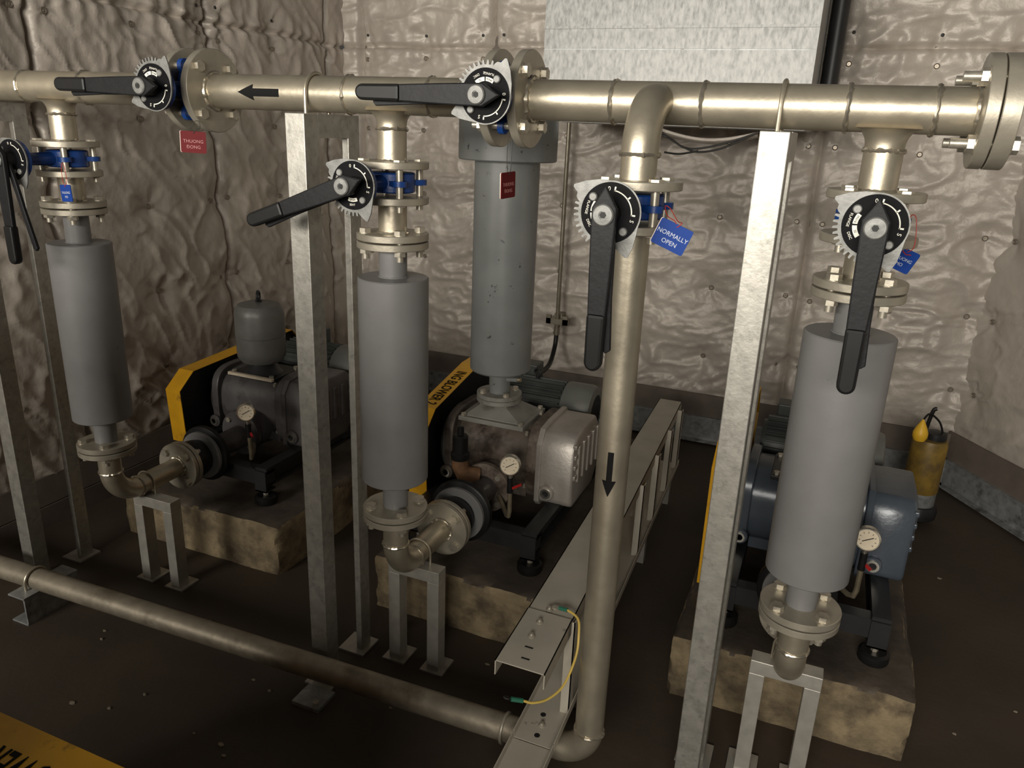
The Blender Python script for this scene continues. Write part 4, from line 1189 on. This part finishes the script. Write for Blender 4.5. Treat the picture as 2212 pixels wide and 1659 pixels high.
# wall conduit with saddle and flexible tail to motor B
cd = thing('wall_conduit', 'thin steel conduit down the back wall ending in a flexible black tail', 'conduit', (-1.47, 4.36, 0.4))
put('rigid_tube', MB().tube([(-1.468, 4.36, 2.9), (-1.470, 4.36, 0.60)], 0.0125, 14), 'conduit_steel', cd)
put('clamp', MB().box((-1.535, 4.335, 0.62), (-1.400, 4.385, 0.655)).box((-1.535, 4.335, 0.62), (-1.505, 4.350, 0.675)).box((-1.43, 4.335, 0.62), (-1.40, 4.350, 0.675)), 'conduit_steel', cd)
put('gland', MB().cyl((-1.470, 4.36, 0.60), (-1.470, 4.36, 0.55), 0.018, n=14), 'conduit_steel', cd)
put('flexible_tail', MB().tube(smooth_path([V(p) for p in ((-1.470, 4.36, 0.56), (-1.468, 4.33, 0.47), (-1.45, 4.18, 0.40), (-1.40, 3.80, 0.45), (-1.22, 3.30, 0.66))]), 0.014, 12), 'black_rubber', cd)
put('wall_saddle', MB().box((-1.495, 4.372, 0.60), (-1.445, 4.44, 0.68)), 'conduit_steel', cd)
# ------------------------------------------------------------------ yellow pump at the back right
px_, py_ = 0.585, 3.90
pp = thing('submersible_pump', 'grimy yellow submersible pump standing on the floor by the slanted wall', 'pump', (px_, py_, 0))
put('housing', MB().lathe([(0.094, 0.20), (0.098, 0.21), (0.098, 0.50), (0.090, 0.525), (0.05, 0.53)], (px_, py_, 0), (0, 0, 1), 40), 'pump_yellow', pp)
put('steel_band', MB().lathe([(0.092, 0.115), (0.094, 0.12), (0.094, 0.20)], (px_, py_, 0), (0, 0, 1), 40), 'galv_dull', pp)
put('volute', MB().lathe([(0.085, 0.02), (0.115, 0.04), (0.120, 0.08), (0.108, 0.115), (0.09, 0.12)], (px_, py_, 0), (0, 0, 1), 40), 'frame_black', pp)
put('outlet_elbow', MB().tube([(px_ - 0.08, py_ - 0.02, 0.07), (px_ - 0.16, py_ - 0.04, 0.075), (px_ - 0.19, py_ - 0.045, 0.09), (px_ - 0.20, py_ - 0.048, 0.14)], 0.034, 18), 'frame_black', pp)
for a_ in (0.3, 2.4, 4.5):
    put('foot', MB().cyl((px_ + 0.08 * math.cos(a_), py_ + 0.08 * math.sin(a_), 0), (px_ + 0.08 * math.cos(a_), py_ + 0.08 * math.sin(a_), 0.05), 0.018, n=12), 'frame_black', pp)
put('cap', MB().lathe([(0.06, 0.525), (0.062, 0.535), (0.060, 0.565), (0.03, 0.575)], (px_ + 0.02, py_, 0), (0, 0, 1), 28), 'frame_black', pp)
put('handle', MB().tube(smooth_path([V(p) for p in ((px_ - 0.045, py_ - 0.02, 0.53), (px_ - 0.035, py_ - 0.02, 0.62), (px_ - 0.022, py_ - 0.02, 0.70), (px_ - 0.005, py_ - 0.02, 0.712))]), 0.011, 10), 'black_rubber', pp)
put('float_switch', MB().lathe([(0.004, 0.665), (0.012, 0.65), (0.030, 0.615), (0.041, 0.585), (0.041, 0.560), (0.030, 0.538), (0.010, 0.528)], (px_ - 0.075, py_ - 0.105, 0), (0, 0, 1), 28), 'float_yellow', pp)
put('float_cable', MB().tube(smooth_path([V(p) for p in ((px_ - 0.075, py_ - 0.105, 0.662), (px_ - 0.04, py_ - 0.05, 0.685), (px_ + 0.02, py_ - 0.03, 0.640), (px_ + 0.05, py_ - 0.02, 0.575))]), 0.006, 8), 'black_rubber', pp)
put('band_screw', MB().cyl((px_ - 0.02, py_ - 0.094, 0.15), (px_ - 0.021, py_ - 0.100, 0.15), 0.010, n=12), 'zinc', pp)


for o_ in [pp] : o_.scale = (0.80, 0.80, 0.82)


# ------------------------------------------------------------------ valve tags
def valve_tag(label, c, w_, h_, yaw, roll, mt, lines, txtm, size, wire_m, anchor, pitch=0.0, logo=False):
    Rm = Matrix.Rotation(yaw, 4, 'Z') @ Matrix.Rotation(pitch, 4, 'X') @ Matrix.Rotation(roll, 4, 'Y')
    t = thing('valve_tag', label, 'tag', c, 'engraved plastic valve tags')
    r = 0.004; poly = []
    for sx, sy, a0 in ((1, 1, 0), (-1, 1, 90), (-1, -1, 180), (1, -1, 270)):
        for k in range(4):
            a_ = math.radians(a0 + 30 * k)
            poly.append((sx * (w_ / 2 - r) + r * math.cos(a_), sy * (h_ / 2 - r) + r * math.sin(a_)))
    C = Matrix.Translation(c)
    core = MB().prism([(a_ - 0.0016, b_) for a_, b_ in poly], (0, 0.0008, 0), (1, 0, 0), (0, 0, 1), (0, 0.0016, 0)).xf(C @ Rm)
    put('core', core, 'tag_core', t)
    face = put('plate', MB().prism(poly, (0, -0.0008, 0), (1, 0, 0), (0, 0, 1), (0, 0.0016, 0)).xf(C @ Rm), mt, t)
    for i, s_ in enumerate(lines):
        zz = (len(lines) - 1) * size * 0.62 - i * size * 1.25 - h_ * 0.10
        M = Rm @ Matrix.Translation((0, -0.0012, zz)) @ Matrix.Rotation(PI / 2, 4, 'X')
        text_obj('lettering', s_, size, txtm, face, M, 0.0002)
    top = V(c) + (Rm @ V((0, 0, h_ / 2 - 0.006)))
    an = V(anchor)
    side = Rm @ V((1, 0, 0))
    frm = Rm @ V((0, -0.002, 0))
    mid = (top + an) / 2
    pts = [top + frm, top + side * 0.010 + V((0, 0, 0.012)), mid + side * 0.012, an + side * 0.006 + V((0, 0, 0.004)), an - side * 0.006 + V((0, 0, 0.004)), mid - side * 0.010, top - side * 0.006 + V((0, 0, 0.010)), top - frm * 1.5]
    put('tie_wire', MB().tube(smooth_path(pts), 0.0009, 6), wire_m, t)
    if logo:
        put('red_mark', MB().tube([V(c) + Rm @ V((-0.010, -0.0015, h_ * 0.33)), V(c) + Rm @ V((0.0, -0.0015, h_ * 0.25)), V(c) + Rm @ V((0.010, -0.0015, h_ * 0.32))], 0.001, 6), 'wire_red', face)
    return t


valve_tag('blue tag reading NORMALLY OPEN tied to the valve on the tall down pipe', (-0.292, 1.545, 1.557), 0.069, 0.053, math.radians(6), math.radians(22), 'blue_tag', ['NORMALLY', 'OPEN'], 'tag_text', 0.0125, 'wire_red', (-0.315, 1.590, 1.605))
valve_tag('red tag THUONG DONG facing out under the header valve beside the middle support', (-1.652, 1.700, 1.678), 0.066, 0.057, math.radians(34), math.radians(2), 'red_tag', ['THUONG', '\u0110ONG'], 'tag_text_red', 0.0120, 'wire_dark', (-1.648, 1.715, 1.728))
valve_tag('red tag THUONG DONG hung on long wire in front of the tall intake filter', (-0.728, 1.735, 1.620), 0.066, 0.060, math.radians(83), math.radians(-2), 'red_tag', ['THUONG', '\u0110ONG'], 'tag_text_red', 0.0120, 'wire_dark', (-0.730, 1.74, 1.735))
valve_tag('blue tag THUONG MO hanging on red wire beside the lever near the blind flange', (0.140, 1.745, 1.527), 0.052, 0.046, math.radians(-28), math.radians(16), 'blue_tag', ['THUONG', 'MO'], 'tag_text', 0.0095, 'wire_red', (0.145, 1.748, 1.608), math.radians(-25), True)
valve_tag('blue tag THUONG MO seen edge on below the valve nearest the side wall', (-2.172, 1.700, 1.507), 0.056, 0.050, math.radians(-8), math.radians(-4), 'blue_tag', ['THUONG', 'MO'], 'tag_text', 0.010, 'wire_red', (-2.190, 1.715, 1.585))

# ------------------------------------------------------------------ litter on the floor
rnd = random.Random(5)
chips = [(-2.02, 1.74, 'dry curled leaf scrap on the floor near the low stand'), (-2.16, 1.60, None), (-2.13, 1.56, None), (-1.87, 1.80, None), (-1.52, 1.62, None), (-1.44, 1.60, None), (-1.05, 1.70, None), (-0.98, 1.80, None), (-1.52, 1.36, None), (-1.42, 1.36, None), (-1.38, 1.33, None), (-1.78, 1.42, None), (-1.95, 1.30, None), (-1.83, 1.33, None), (-0.86, 2.02, None), (0.80, 2.55, None), (0.84, 2.50, None), (0.60, 2.35, None), (0.65, 3.35, None)]
for x, y, lab in chips:
    b = MB()
    n = 6; s_ = rnd.uniform(0.006, 0.013) if not lab else 0.020
    poly = [(s_ * rnd.uniform(0.5, 1.1) * math.cos(2 * PI * k / n), s_ * rnd.uniform(0.3, 0.7) * math.sin(2 * PI * k / n)) for k in range(n)]
    b.prism(poly, (x, y, 0.0), (1, 0, 0), (0, 1, 0), (0, 0, rnd.uniform(0.002, 0.005) if not lab else 0.008))
    o = put('leaf_scrap' if lab else 'debris_chip', b, 'chip', None)
    tag(o, lab or 'tiny pale chip of debris lying on the dark floor', 'debris', 'litter on the floor')
